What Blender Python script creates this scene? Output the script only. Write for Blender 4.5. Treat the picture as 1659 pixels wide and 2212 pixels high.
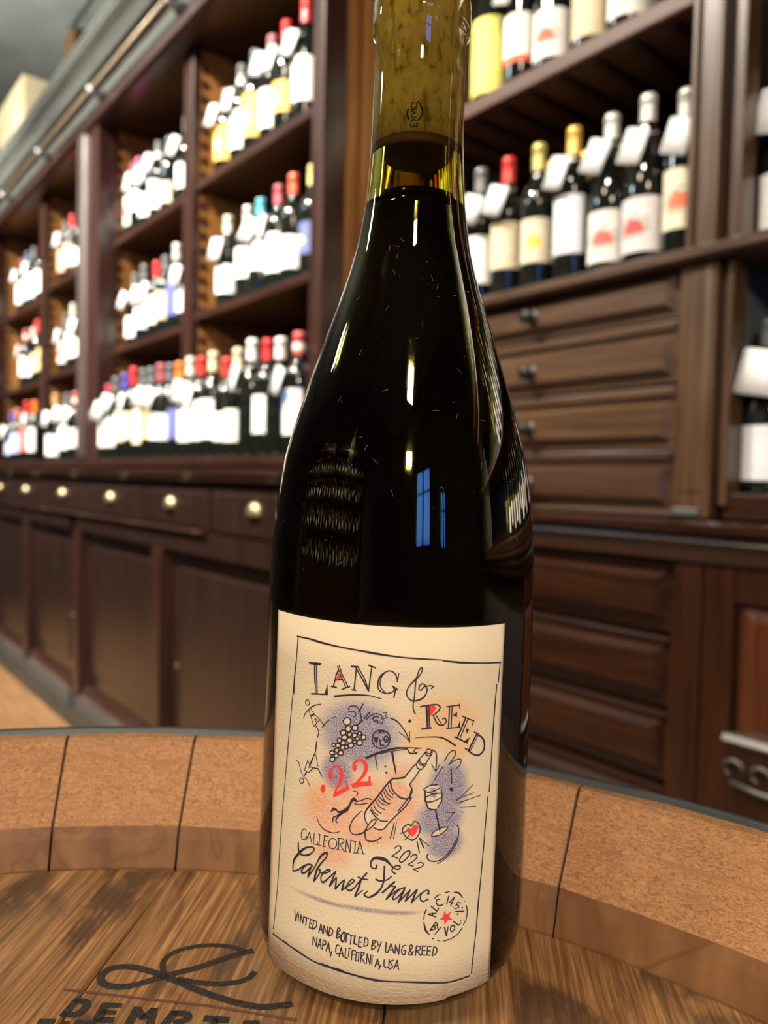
import bpy, bmesh, math, random
from mathutils import Vector, Matrix, Quaternion
random.seed(7)
SC = bpy.context.scene
for o in list(bpy.data.objects): bpy.data.objects.remove(o)
COL = SC.collection
EYE = 1.025          # camera height above the floor; X runs along the shelving wall, Y towards it

def cam2w(x, y, z=0.0):
    """camera-heading frame (x right, y ahead, z above the eye) -> world"""
    return Vector((.627*x - .779*y, .779*x + .627*y, z + EYE))

# ------------------------------------------------------------------ camera
cd = bpy.data.cameras.new('camera'); cam = bpy.data.objects.new('camera', cd); COL.objects.link(cam)
pt, rl = math.radians(-2.35), .022
def rv(x, y, z): return Vector((.627*x - .779*y, .779*x + .627*y, z))
c_, s_ = math.cos(rl), math.sin(rl); cp, sp = math.cos(pt), math.sin(pt)
right = rv(c_, -sp*s_, cp*s_); up = rv(-s_, -sp*c_, cp*c_); fwd = rv(0, cp, sp)
M = Matrix.Identity(4)
for i in range(3): M[i][0] = right[i]; M[i][1] = up[i]; M[i][2] = -fwd[i]; M[i][3] = (0, 0, EYE)[i]
cam.matrix_world = M
cd.sensor_fit = 'VERTICAL'; cd.sensor_height = 34.6; cd.lens = 34.6*1640/2212
cd.clip_start = .01; cd.clip_end = 50
cd.dof.use_dof = True; cd.dof.focus_distance = .208; cd.dof.aperture_fstop = 10.5
SC.camera = cam
SC.view_settings.view_transform = 'Standard'; SC.view_settings.look = 'None'
SC.view_settings.exposure = 0.0; SC.view_settings.gamma = 1.0
try: SC.view_settings.use_curve_mapping = False
except Exception: pass

# ------------------------------------------------------------------ light
W = bpy.data.worlds.new('world'); SC.world = W; W.use_nodes = True
W.node_tree.nodes['Background'].inputs[0].default_value = (.70, .68, .66, 1)
W.node_tree.nodes['Background'].inputs[1].default_value = .05
def area(name, loc, target, size, power, color, sy=None, spread=180):
    l = bpy.data.lights.new(name, 'AREA'); l.energy = power; l.color = color; l.size = size
    if sy: l.shape = 'RECTANGLE'; l.size_y = sy
    l.spread = math.radians(spread)
    o = bpy.data.objects.new(name, l); COL.objects.link(o); o.location = loc
    o.rotation_euler = (Vector(target) - Vector(loc)).to_track_quat('-Z', 'Y').to_euler()
    return o
WARM = (1, .80, .58); NEUT = (1, .90, .77); COOL = (.80, .90, 1)
# a row of ceiling spots washing the bookcases
for i, x in enumerate((-.6, -1.9, -3.2, -4.5)):
    area('ceiling_spot', (x + .25, -.55, 3.35), (x - .1, 1.1, 1.55), .14, 52 if i else 8, NEUT, spread=75)
# lamps over the room, towards the barrel
area('ceiling_lamp', (2.3, -1.7, 2.45), (.05, .1, 1.0), .26, 18, WARM, spread=70)
area('ceiling_lamp', (-.9, -1.3, 3.3), (0, .1, .9), .30, 12, WARM, spread=120)
area('ceiling_lamp', (1.9, -1.4, 3.4), (-.3, 1.2, .9), .30, 13, WARM, spread=120)
area('ceiling_lamp', (-3.6, -1.8, 3.4), (-3.4, .9, .6), .30, 20, COOL, spread=130)
area('added_ceiling_fill', (-4.2, .1, 2.5), (-4.6, .3, 3.95), .5, 60, (.96, 1, .92), spread=160)  # added fill without a fixture, brightens the ceiling
area('ceiling_spot', (1.5, -.4, 3.35), (1.0, 1.3, 1.6), .14, 170, NEUT, spread=48)
for x in (-2.6, -.6): area('ceiling_spot', (x, -1.7, 3.4), (x, -3.3, 1.5), .14, 45, NEUT, spread=75)

# ------------------------------------------------------------------ node helpers
class NT:
    def __init__(s, name):
        s.m = bpy.data.materials.new(name); s.m.use_nodes = True; s.t = s.m.node_tree; s.n = s.t.nodes
        s.b = s.n['Principled BSDF']; s.out = s.n['Material Output']
    def new(s, typ, **kw):
        n = s.n.new(typ)
        for k, v in kw.items():
            if k in n.inputs: n.inputs[k].default_value = v
            else: setattr(n, k, v)
        return n
    def link(s, a, b): s.t.links.new(a, b)
    def coord(s, kind='Object', scale=(1, 1, 1), rot=(0, 0, 0)):
        c = s.new('ShaderNodeTexCoord'); m = s.new('ShaderNodeMapping')
        m.inputs['Scale'].default_value = scale; m.inputs['Rotation'].default_value = rot
        s.link(c.outputs[kind], m.inputs[0]); return m.outputs[0]
    def noise(s, vec, scale, detail=4, rough=.55, dist=0):
        n = s.new('ShaderNodeTexNoise'); n.inputs['Scale'].default_value = scale; n.inputs['Detail'].default_value = detail
        n.inputs['Roughness'].default_value = rough; n.inputs['Distortion'].default_value = dist
        s.link(vec, n.inputs['Vector']); return n.outputs['Fac']
    def ramp(s, fac, *stops):
        r = s.new('ShaderNodeValToRGB'); e = r.color_ramp.elements
        while len(e) < len(stops): e.new(.5)
        for i, (p, c) in enumerate(stops):
            e[i].position = p; e[i].color = tuple(c) + (1,) if len(c) == 3 else c
        s.link(fac, r.inputs[0]); return r.outputs[0]
    def mix(s, fac, a, b, mode='MIX'):
        m = s.new('ShaderNodeMix', data_type='RGBA', blend_type=mode)
        for v, i in ((fac, 0), (a, 6), (b, 7)):
            if hasattr(v, 'default_value') or hasattr(v, 'is_linked'): s.link(v, m.inputs[i])
            elif i == 0: m.inputs[i].default_value = v
            else: m.inputs[i].default_value = tuple(v) + (1,)
        return m.outputs[2]
    def math(s, op, a, b=None, c=None, clamp=False):
        m = s.new('ShaderNodeMath', operation=op); m.use_clamp = clamp
        for i, v in enumerate((a, b, c)):
            if v is None: continue
            if isinstance(v, (int, float)): m.inputs[i].default_value = v
            else: s.link(v, m.inputs[i])
        return m.outputs[0]
    def bump(s, h, strength, dist=.001):
        b = s.new('ShaderNodeBump'); b.inputs['Strength'].default_value = strength; b.inputs['Distance'].default_value = dist
        s.link(h, b.inputs['Height']); s.link(b.outputs[0], s.b.inputs['Normal'])
    def base(s, col=None, rough=None, metal=None, coat=None, coatr=None, spec=None):
        if col is not None:
            if isinstance(col, tuple): s.b.inputs['Base Color'].default_value = col + (1,)
            else: s.link(col, s.b.inputs['Base Color'])
        for v, k in ((rough, 'Roughness'), (metal, 'Metallic'), (coat, 'Coat Weight'), (coatr, 'Coat Roughness'), (spec, 'Specular IOR Level')):
            if v is not None:
                if isinstance(v, (int, float)): s.b.inputs[k].default_value = v
                else: s.link(v, s.b.inputs[k])
        return s.m
MATS = {}
def plain(name, col, rough=.5, metal=0, coat=0, var=.12):
    if name in MATS: return MATS[name]
    t = NT(name); n = t.noise(t.coord(), 35, 3)
    c = t.mix(n, tuple(v*(1-var) for v in col), tuple(min(1, v*(1+var)) for v in col))
    MATS[name] = t.base(c, rough, metal, coat); return MATS[name]
def wood(name, dark, light, axis=0, rough=.32, coat=.35, scale=1.0, bump=.12, dust=None):
    t = NT(name); sc = [26, 26, 26]; sc[axis] = 1.6
    v = t.coord('Object', tuple(k*scale for k in sc))
    g = t.noise(v, 2.2, 6, .6, .6); big = t.noise(t.coord('Object', (2, 2, 2)), 1.3, 3)
    c = t.ramp(g, (.3, dark), (.7, light)); c = t.mix(t.math('MULTIPLY', big, .45), c, dark)
    if dust: c = t.mix(t.math('MULTIPLY', t.math('SUBTRACT', big, .42, clamp=True), 1.6), c, dust)
    rr = t.math('ADD', t.math('MULTIPLY', g, .18), rough - .09)
    t.bump(g, bump, .0006); return t.base(c, rr, 0, coat, .18)
MAH_D, MAH_L = (.017, .0062, .0045), (.050, .0200, .0135)
M_mah_x = wood('mahogany_across', MAH_D, MAH_L, 0); M_mah_z = wood('mahogany_upright', MAH_D, MAH_L, 2)
M_lower = wood('mahogany_door', (.0105, .0050, .0040), (.029, .0140, .0100), 2, .30, .45)
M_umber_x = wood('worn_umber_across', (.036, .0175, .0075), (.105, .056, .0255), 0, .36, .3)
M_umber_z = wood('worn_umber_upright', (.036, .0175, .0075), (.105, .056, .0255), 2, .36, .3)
M_red_x = wood('red_mahogany_across', (.0120, .0034, .0012), (.036, .0108, .0036), 0, .30, .45)
M_red_z = wood('red_mahogany_upright', (.0120, .0034, .0012), (.036, .0108, .0036), 2, .30, .45)
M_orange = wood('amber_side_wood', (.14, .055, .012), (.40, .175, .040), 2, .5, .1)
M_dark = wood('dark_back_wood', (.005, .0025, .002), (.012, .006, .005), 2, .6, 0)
M_grey = wood('grey_painted_wood', (.065, .07, .065), (.12, .125, .115), 0, .30, .3, bump=.05)
M_plinth = wood('grey_plinth', (.05, .048, .045), (.13, .125, .12), 0, .45, .1)  # plinth board greyer and lighter than the cabinet wood
M_beige = plain('beige_metal', (.28, .225, .15), .35, .3)
M_steel = plain('steel', (.30, .31, .31), .35, .85)
M_brass = plain('brass', (.36, .30, .17), .42, .85)
M_iron = plain('dark_iron', (.025, .022, .02), .42, .6)
M_black = NT('painted_shade_black').base((.004, .003, .003), 1, 0, 0, None, 0)
M_shelf = wood('brown_shelf_edge', (.055, .024, .014), (.125, .056, .034), 0, .5, .05)
M_crate = wood('pale_crate_wood', (.62, .46, .27), (.80, .66, .44), 0, .6, 0)
M_bracket = wood('brown_post_wood', (.10, .045, .015), (.24, .11, .035), 2, .5, .1)

# ------------------------------------------------------------------ mesh helpers
def obj(name, bm, mat, parent=None, smooth=False, loc=None):
    me = bpy.data.meshes.new(name)
    if isinstance(bm, bpy.types.Mesh): me = bm
    else:
        bmesh.ops.recalc_face_normals(bm, faces=bm.faces[:]); bm.to_mesh(me); bm.free()
    if smooth: me.shade_smooth()
    if mat is not None and not me.materials:
        for m_ in (mat if isinstance(mat, (list, tuple)) else [mat]): me.materials.append(m_)
    o = bpy.data.objects.new(name, me); COL.objects.link(o)
    if parent: o.parent = parent
    if loc: o.location = loc
    return o
def tag(o, label=None, cat=None, group=None, kind=None):
    for k, v in (('label', label), ('category', cat), ('group', group), ('kind', kind)):
        if v: o[k] = v
    return o
def thing(name, label, cat, loc=(0, 0, 0), rz=0, group=None):
    o = bpy.data.objects.new(name, None); COL.objects.link(o); o.location = loc; o.rotation_euler = (0, 0, rz)
    o.empty_display_size = .05; return tag(o, label, cat, group)
def box(bm, x0, x1, y0, y1, z0, z1, bev=0):
    r = bmesh.ops.create_cube(bm, size=1); vs = r['verts']
    for v in vs: v.co = Vector((x0 + (v.co.x + .5)*(x1-x0), y0 + (v.co.y + .5)*(y1-y0), z0 + (v.co.z + .5)*(z1-z0)))
    if bev:
        es = list({e for v in vs for e in v.link_edges})
        bmesh.ops.bevel(bm, geom=es, offset=bev, segments=2, affect='EDGES', profile=.6)
    return bm
def B(*a, **k): return box(bmesh.new(), *a, **k)
def lathe(prof, seg=32, bm=None, a0=0, a1=2*math.pi, uv=False):
    bm = bm or bmesh.new(); full = abs(a1 - a0 - 2*math.pi) < 1e-6; n = seg if full else seg + 1
    rings = []
    for r, z in prof:
        rings.append([bm.verts.new((r*math.sin(a0+(a1-a0)*i/seg), -r*math.cos(a0+(a1-a0)*i/seg), z)) for i in range(n)])
    for a, b in zip(rings, rings[1:]):
        for i in range(seg): bm.faces.new((a[i], a[(i+1) % n], b[(i+1) % n], b[i]))
    return bm
def frustum(bm, x0, x1, z0, z1, yb, yf, inset):
    """raised field of a panel: base rectangle at yb, smaller face at yf"""
    a = [bm.verts.new(p) for p in ((x0, yb, z0), (x1, yb, z0), (x1, yb, z1), (x0, yb, z1))]
    i = inset
    b = [bm.verts.new(p) for p in ((x0+i, yf, z0+i), (x1-i, yf, z0+i), (x1-i, yf, z1-i), (x0+i, yf, z1-i))]
    bm.faces.new(b); bm.faces.new(a[::-1])
    for k in range(4): bm.faces.new((a[k], a[(k+1) % 4], b[(k+1) % 4], b[k]))
    return bm
def extrude_x(prof, x0, x1):
    """profile of (y, z) points run along X"""
    bm = bmesh.new()
    a = [bm.verts.new((x0, y, z)) for y, z in prof]; b = [bm.verts.new((x1, y, z)) for y, z in prof]
    n = len(prof)
    for i in range(n): bm.faces.new((a[i], a[(i+1) % n], b[(i+1) % n], b[i]))
    bm.faces.new(a[::-1]); bm.faces.new(b); return bm
def tube(pts, r, seg=8, bm=None, closed=False):
    bm = bm or bmesh.new(); P = [Vector(p) for p in pts]; rings = []; n = len(P)
    for i, p in enumerate(P):
        t = (P[(i+1) % n] - P[i-1]) if closed else (P[min(i+1, n-1)] - P[max(i-1, 0)])
        t.normalize(); u = t.cross(Vector((0, 0, 1)));
        if u.length < .1: u = t.cross(Vector((1, 0, 0)))
        u.normalize(); v = t.cross(u)
        rr = r[i] if isinstance(r, (list, tuple)) else r
        rings.append([bm.verts.new(p + rr*(math.cos(a)*u + math.sin(a)*v)) for a in (2*math.pi*k/seg for k in range(seg))])
    for i in range(n if closed else n-1):
        a, b = rings[i], rings[(i+1) % n]
        for k in range(seg): bm.faces.new((a[k], a[(k+1) % seg], b[(k+1) % seg], b[k]))
    if not closed: bm.faces.new(rings[0][::-1]); bm.faces.new(rings[-1])
    return bm
Z0 = EYE

# ------------------------------------------------------------------ room shell
M_floor = wood('pale_oak_floor', (.20, .105, .045), (.36, .20, .095), 0, .4, .2)
t_ = NT('mottled_ceiling'); n_ = t_.noise(t_.coord('Object', (1, 1, 1)), 1.6, 5)
M_ceil = t_.base(t_.ramp(n_, (.3, (.24, .25, .225)), (.7, (.40, .41, .37))), .8)
t_ = NT('charcoal_wall'); n_ = t_.noise(t_.coord('Object', (1, 1, 1)), 2.5, 5)
M_wall = t_.base(t_.ramp(n_, (.3, (.07, .07, .072)), (.7, (.12, .12, .12))), .8)
XL, XR, YF, YB, ZC = -7.2, 2.8, -3.6, 1.72, 3.95
tag(obj('floor', B(XL, XR, YF, YB, -.06, 0), M_floor), kind='structure')
tag(obj('ceiling', B(XL, XR, YF, YB, ZC, ZC+.08), M_ceil), kind='structure')
tag(obj('wall_back', B(XL-.1, XR+.1, YB, YB+.1, -.06, ZC+.08), M_wall), kind='structure')
tag(obj('wall_left', B(XL-.1, XL, YF, YB, -.06, ZC+.08), M_wall), kind='structure')
wr = tag(obj('wall_right', bmesh.new(), M_wall), kind='structure')
wf = tag(obj('wall_front', bmesh.new(), M_wall), kind='structure')
bm = bmesh.new(); box(bm, XL-.1, XR+.1, YF-.1, YF, -.06, ZC+.08); bm.to_mesh(wf.data); bm.free()
bm = bmesh.new(); WIN = [(-1.55, -.80, 1.15, 2.3), (-.30, -.08, 1.1, 1.8)]; ys = [YF, WIN[0][0], WIN[0][1], WIN[1][0], WIN[1][1], YB]
for i in range(5):
    if i in (1, 3):
        w_ = WIN[i//2]; box(bm, XR, XR+.1, ys[i], ys[i+1], -.06, w_[2]); box(bm, XR, XR+.1, ys[i], ys[i+1], w_[3], ZC+.08)
    else: box(bm, XR, XR+.1, ys[i], ys[i+1], -.06, ZC+.08)
bm.to_mesh(wr.data); bm.free()
t_ = NT('daylit_pane'); t_.b.inputs['Emission Color'].default_value = (.09, .26, 1, 1); t_.b.inputs['Emission Strength'].default_value = 7.5
M_pane = t_.base((.1, .2, .5), .2)
for k, (a, b, c, d) in enumerate(WIN):
    w_ = tag(obj('window_%d' % (k+1), B(XR+.05, XR+.06, a, b, c, d), M_pane), kind='structure')
    bm = bmesh.new()
    for y in (a, (a+b)/2-.03, b-.03): box(bm, XR+.01, XR+.05, y, y+.03 + (.03 if a < y < b-.04 else 0), c, d)
    for z in (c, c+(d-c)*.62, d-.03): box(bm, XR+.01, XR+.05, a, b, z, z+.03)
    obj('window_frame', bm, M_mah_z, w_)
tag(obj('floor_strip_1', B(-5.4, -.2, .93, 1.06, 0, .004), wood('dark_floor_strip', (.03, .021, .012), (.065, .047, .03), 0, .45, .1)), kind='structure')  # darker brown strip of floor along the cabinet base

# ------------------------------------------------------------------ left bookcases: four bays above one counter
BAYS = [(-2.33, -1.60, .945, .530), (-3.09, -2.40, .935, .508), (-4.04, -3.30, .925, .490), (-4.95, -4.12, .905, .478)]
NAMES = ['nearest left bay', 'second left bay', 'third left bay', 'farthest left bay']
TOPZ = 1.375
def pins(bm, x, d):
    for k in range(26):
        z = Z0 + .10 + k*.048; box(bm, x, x + d*.004, 1.085, 1.105, z, z + .022)
for i, ((x0, x1, za, zb), nm) in enumerate(zip(BAYS, NAMES)):
    b = thing('bookcase', 'tall dark mahogany bookcase bay of open bottle shelves, the ' + nm, 'bookcase', (0, 0, 0))
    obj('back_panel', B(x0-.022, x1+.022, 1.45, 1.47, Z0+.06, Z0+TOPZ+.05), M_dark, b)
    for nm2, z in (('shelf', za), ('shelf', zb)):
        obj('shelf', B(x0+.001, x1-.001, 1.07, 1.448, Z0+z-.024, Z0+z, .003), M_mah_x, b)
    obj('top_board', B(x0+.001, x1-.001, 1.05, 1.448, Z0+TOPZ, Z0+TOPZ+.03, .002), M_mah_x, b)
    # left side: warm amber wood facing the room
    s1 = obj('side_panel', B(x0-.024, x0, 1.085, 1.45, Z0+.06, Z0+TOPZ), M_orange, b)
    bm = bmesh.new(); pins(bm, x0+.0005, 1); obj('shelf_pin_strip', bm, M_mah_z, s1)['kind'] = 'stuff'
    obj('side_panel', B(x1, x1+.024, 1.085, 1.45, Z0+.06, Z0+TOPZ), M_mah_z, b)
    if i == 0:      # divider towards the second bay
        obj('front_stile', B(x0-.07, x0-.0005, 1.055, 1.085, Z0+.06, Z0+TOPZ+.02, .004), M_mah_z, b)
        bm = B(-1.549, -1.512, 1.0, 1.085, Z0+.06, Z0+1.70, .006); obj('pilaster', bm, M_mah_z, b)
        bm = bmesh.new(); box(bm, -1.6, -1.549, 1.04, 1.085, Z0+.06, Z0+1.70, .005); obj('pilaster', bm, M_mah_z, b)
        bm = B(-1.512, -1.488, .992, 1.06, Z0+.06, Z0+1.70, .008); obj('pilaster_bead', bm, M_mah_z, b)
        bm = B(-1.510, -1.486, 1.061, 1.092, Z0+.06, Z0+1.9, .004); obj('pilaster_return', bm, M_orange, b)
        bm = B(-1.510, -1.484, 1.106, 1.448, Z0+.06, Z0+1.9, .006); obj('pilaster_return', bm, M_orange, b)
    elif i == 1:    # broad pilaster towards the third bay
        obj('pilaster', B(-3.232, -3.082, 1.0, 1.085, Z0+.06, Z0+TOPZ+.02, .006), M_mah_z, b)
        obj('pilaster_bead', B(-3.300, -3.205, .985, 1.06, Z0+.06, Z0+TOPZ+.01, .022), wood('pale_grey_bead', (.026, .015, .013), (.062, .043, .038), 2, .60, .08), b, smooth=True)  # bead wood paler and greyer than the pilaster, fairly rough
    elif i == 2:
        obj('front_stile', B(x0-.08, x0-.0005, 1.055, 1.085, Z0+.06, Z0+TOPZ+.02, .004), M_mah_z, b)
    else:
        obj('pilaster', B(x0-.20, x0-.0005, .97, 1.085, Z0+.06, Z0+TOPZ+.1, .006), M_red_z, b)
        obj('pilaster_bead', B(x0-.075, x0-.02, .955, .985, Z0+.06, Z0+TOPZ+.1, .012), M_red_z, b)

co = thing('cornice', 'long bookcase cornice with grey frieze, beige rail and dark mouldings', 'cornice')
XA, XB = -5.15, -1.60
obj('fascia', extrude_x([(1.0, Z0+1.366), (.985, Z0+1.378), (.985, Z0+1.405), (1.0, Z0+1.432), (1.049, Z0+1.432), (1.049, Z0+1.366)], XA, XB), M_mah_x, co)
obj('frieze_board', extrude_x([(1.0, Z0+1.434), (1.005, Z0+1.512), (1.04, Z0+1.512), (1.04, Z0+1.434)], XA, XB), M_grey, co)
obj('crown_moulding', extrude_x([(.976, Z0+1.547), (.970, Z0+1.56), (.974, Z0+1.575), (.962, Z0+1.60), (.935, Z0+1.625), (.935, Z0+1.64), (1.20, Z0+1.64), (1.20, Z0+1.547)], XA, XB), M_grey, co)
obj('top_moulding', extrude_x([(.936, Z0+1.641), (.93, Z0+1.650), (.93, Z0+1.666), (1.5, Z0+1.666), (1.5, Z0+1.641)], XA, XB), M_grey, co)
obj('painted_shadow_strip', B(XA, XB, .978, 1.04, Z0+1.5125, Z0+1.5465), M_black, co)  # solid black strip: shade under the crown moulding painted in
r_ = obj('ladder_rail', tube([(XA, .958, Z0+1.468), (XB, .958, Z0+1.468)], .0085, 12), M_beige, co, True)
for x in (-2.30, -3.02, -3.75, -4.45):
    bm = tube([(x, .999, Z0+1.452), (x, .975, Z0+1.448), (x, .956, Z0+1.453), (x, .948, Z0+1.468), (x, .954, Z0+1.480)], .0095, 8)
    tube([(x-.022, .997, Z0+1.452), (x+.022, .997, Z0+1.452)], .014, 8, bm)
    obj('rail_bracket', bm, M_steel, co, True)
# crates, post and conduit above the cornice
cr = thing('wine_crate', 'upper pale wooden wine crate on top of the bookcases', 'crate', (-5.13, 1.08, Z0+1.94))
cr2 = thing('wine_crate', 'lower pale wooden wine crate under another on the bookcases', 'crate', (-5.13, 1.08, Z0+1.669))
for c, h in ((cr, .225), (cr2, .268)):
    obj('crate_body', B(0, .58, 0, .22, 0, h-.013, .003), M_crate, c)
    obj('crate_lid', B(-.004, .584, -.004, .224, h-.012, h, .002), M_crate, c)
    for x in (.02, .53): obj('end_batten', B(x, x+.03, -.012, -.0005, .01, h-.02, .002), M_crate, c)
tag(obj('wooden_post', B(-4.60, -4.41, 1.30, 1.38, Z0+1.669, Z0+2.45, .006), M_bracket), 'short brown wooden post rising behind the cornice beside the crates', 'post')
tag(obj('conduit', tube([(-4.50, 1.31, Z0+2.47), (-2.0, 1.31, Z0+2.47)], .014, 10), M_steel, smooth=True), 'thin grey pipe running along from the top of the brown post', 'pipe')

# ------------------------------------------------------------------ counter and base cabinets, left
ct = thing('counter', 'long dark mahogany counter top under the left bookcases', 'counter')
obj('counter_board', B(-5.2, -1.482, .955, 1.448, Z0+.030, Z0+.057, .006), M_mah_x, ct)
obj('edge_moulding', extrude_x([(.962, Z0+.029), (.962, Z0+.012), (.975, Z0+.004), (.975, Z0-.004), (.99, Z0-.014), (1.3, Z0-.014), (1.3, Z0+.029)], -5.19, -1.484), M_mah_x, ct)
BASE = [(-2.39, -1.49), (-3.25, -2.46), (-4.08, -3.41), (-4.95, -4.19)]
ORD0 = ['first', 'second', 'third', 'fourth', 'fifth', 'sixth']
DRW = [(-2.045, -1.50), (-2.58, -2.055), (-3.16, -2.59), (-3.80, -3.17), (-4.40, -3.81), (-4.94, -4.41)]
def cup_pull(parent, x, y, z, s=1.0):
    prof = [(.026*s, 0)] + [(.026*s*math.cos(a), .017*s*math.sin(a)) for a in (.5, .9, 1.2, 1.5)]
    bm = lathe(prof + [(.0008, .0172*s)], 20)
    bmesh.ops.rotate(bm, verts=bm.verts[:], cent=(0, 0, 0), matrix=Matrix.Rotation(math.radians(90), 3, 'X'))
    for v in list(bm.verts):
        if v.co.z < -.008*s: v.co.z = -.008*s
    return obj('cup_pull', bm, M_brass, parent, True, (x, y, z))
for i, ((x0, x1), nm) in enumerate(zip(BASE, NAMES)):
    b = thing('base_cabinet', 'dark mahogany base cabinet with sliding door under the ' + nm, 'cabinet')
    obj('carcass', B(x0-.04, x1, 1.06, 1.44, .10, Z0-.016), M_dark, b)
    obj('plinth', B(x0-.075, x1, .995, 1.06, .004, .095, .006), M_plinth, b)
    obj('bottom_rail', extrude_x([(1.0, .096), (1.0, .118), (1.025, .136), (1.058, .140), (1.058, .096)], x0, x1), M_plinth if i == 9 else M_mah_x, b)
    obj('top_rail', B(x0-.07, x1, .992, 1.058, Z0-.235, Z0-.168, .003), M_lower, b)
    obj('stile', B(x0-.07 if i < 3 else x0-.25, x0-.001, .985, 1.058, .096, Z0-.236, .004), M_mah_z, b)
    mid = (x0+x1)/2
    for j, (a, c) in enumerate(((x0+.002, x1-.002),)):
        d = obj('door', B(a, c, 1.030, 1.045, .142, Z0-.237), M_lower, b)
        obj('door_panel', frustum(bmesh.new(), a+.06, c-.07, .20, Z0-.29, 1.0298, 1.022, .008), M_lower, d)
        obj('finger_pull', lathe([(.0005, -.012), (.010, -.010), (.012, 0)], 14), M_brass, d, True, (x1-.05 if i else x0+.05, 1.028, Z0-.615)).rotation_euler = (math.radians(90), 0, 0)
for k, (a, c) in enumerate(DRW):
    d = thing('drawer', '%s mahogany counter drawer with brass cup pull, counting left from the large bottle' % ORD0[k], 'drawer', group=None)
    obj('drawer_front', B(a+.003, c-.003, .995, 1.055, Z0-.160, Z0-.030, .003), M_lower, d)
    obj('drawer_field', frustum(bmesh.new(), a+.018, c-.018, Z0-.150, Z0-.045, .9949, .989, .006), M_lower, d)
    cup_pull(d, (a+c)/2, .9885, Z0-.092, 1.12)
bd = tag(obj('bead_strip', extrude_x([(.975, Z0-.1615), (.972, Z0-.164), (.975, Z0-.1675), (1.058, Z0-.1675), (1.058, Z0-.1615)], -4.95, -2.06), M_mah_x), 'thin polished bead strip running below the left counter drawers', 'moulding')

# ------------------------------------------------------------------ right unit, set back
M_marble = plain('blackened_back', (.012, .013, .012), .35, 0, .3, .5)
t_ = NT('streaked_black_back'); n_ = t_.noise(t_.coord('Object', (1, 1, 1)), 6, 8, .7, 2.0)
M_marble = t_.base(t_.ramp(n_, (.52, (.006, .006, .006)), (.68, (.045, .052, .05)), (.8, (.01, .01, .01))), .3)
ub = thing('open_cabinet', 'dark open recess above the drawers holding bottles, with one long shelf', 'cabinet')
obj('back_panel', B(-1.482, 1.6, 1.64, 1.66, Z0-.02, Z0+1.9), M_marble, ub)
obj('shelf', B(-1.482, -.727, 1.25, 1.638, Z0+.838, Z0+.872, .004), M_shelf, ub)
for k in range(9):
    obj('shelf_slat', B(-1.44+k*.082, -1.425+k*.082, 1.27, 1.636, Z0+.829, Z0+.8375, .001), M_red_z, ub)
pp = thing('cabinet_post', 'fluted brown wooden post between the right bottle recess and side cabinet', 'post')
obj('post_board', B(-.716, -.668, 1.25, 1.30, Z0+.414, Z0+1.9, .004), M_umber_z, pp)
obj('post_edge_bead', B(-.722, -.712, 1.240, 1.2495, Z0+.414, Z0+1.9, .003), M_umber_z, pp)
obj('post_edge_bead', B(-.676, -.667, 1.240, 1.2495, Z0+.414, Z0+1.9, .003), M_umber_z, pp)
obj('post_groove', B(-.667, -.652, 1.275, 1.30, Z0+.414, Z0+1.9), M_mah_z, pp)
obj('post_strip', B(-.652, -.632, 1.252, 1.30, Z0+.414, Z0+1.9, .004), M_umber_z, pp)
obj('recess_side', B(-.70, -.66, 1.301, 1.638, Z0+.414, Z0+1.9), M_dark, pp)
lg = thing('ledge', 'brown wooden ledge above the four upper drawers, bottles standing on it', 'ledge')
obj('ledge_board', extrude_x([(1.232, Z0+.388), (1.222, Z0+.394), (1.222, Z0+.408), (1.228, Z0+.412), (1.638, Z0+.412), (1.638, Z0+.388)], -1.482, 1.6), M_umber_x, lg)
ud = thing('drawer_cabinet', 'upper brown drawer cabinet of four raised-panel drawers below the ledge', 'cabinet')
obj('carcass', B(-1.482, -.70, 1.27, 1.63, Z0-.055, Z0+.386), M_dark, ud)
st = obj('stile', B(-.731, -.664, 1.246, 1.30, Z0-.052, Z0+.387, .003), M_umber_z, ud)
obj('stile_panel', frustum(bmesh.new(), -.719, -.676, Z0-.01, Z0+.378, 1.2459, 1.2435, .004), M_umber_z, st)
obj('hinge_plate', B(-.728, -.682, 1.241, 1.2455, Z0-.048, Z0-.036, .001), M_steel, st)
obj('stile', B(-1.482, -1.400, 1.246, 1.30, Z0-.052, Z0+.387, .003), M_umber_z, ud)
obj('bottom_rail', B(-1.399, -.732, 1.25, 1.30, Z0-.052, Z0-.044, .002), M_umber_x, ud)
KNOB = [(.0005, .026), (.009, .0255), (.0125, .022), (.0125, .018), (.008, .013), (.0055, .008), (.006, .003), (.012, .0015), (.014, 0)]
def knob(parent, x, y, z, mat, s=1):
    o = obj('knob', lathe([(r*s, h*s) for r, h in KNOB], 18), mat, parent, True, (x, y, z)); o.rotation_euler = (math.radians(90), 0, 0); return o
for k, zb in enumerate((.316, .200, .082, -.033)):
    mx = M_umber_x if k < 3 else wood('painted_shade_umber', (.030, .013, .008), (.075, .040, .024), 0)  # lowest drawer: weaker light from above painted in as darker umber
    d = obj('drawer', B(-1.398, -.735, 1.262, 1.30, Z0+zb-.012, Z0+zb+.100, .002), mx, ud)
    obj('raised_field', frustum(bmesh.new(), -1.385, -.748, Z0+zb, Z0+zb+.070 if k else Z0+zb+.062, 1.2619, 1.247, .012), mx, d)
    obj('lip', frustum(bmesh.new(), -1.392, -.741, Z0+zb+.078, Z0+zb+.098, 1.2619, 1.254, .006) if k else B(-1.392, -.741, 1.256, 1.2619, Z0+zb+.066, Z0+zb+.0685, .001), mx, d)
    knob(d, -1.066, 1.247, Z0+zb+.033, M_iron, 1.15)
mo = thing('waist_moulding', 'dark red moulded ledge between upper and lower right drawers', 'moulding')
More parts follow.
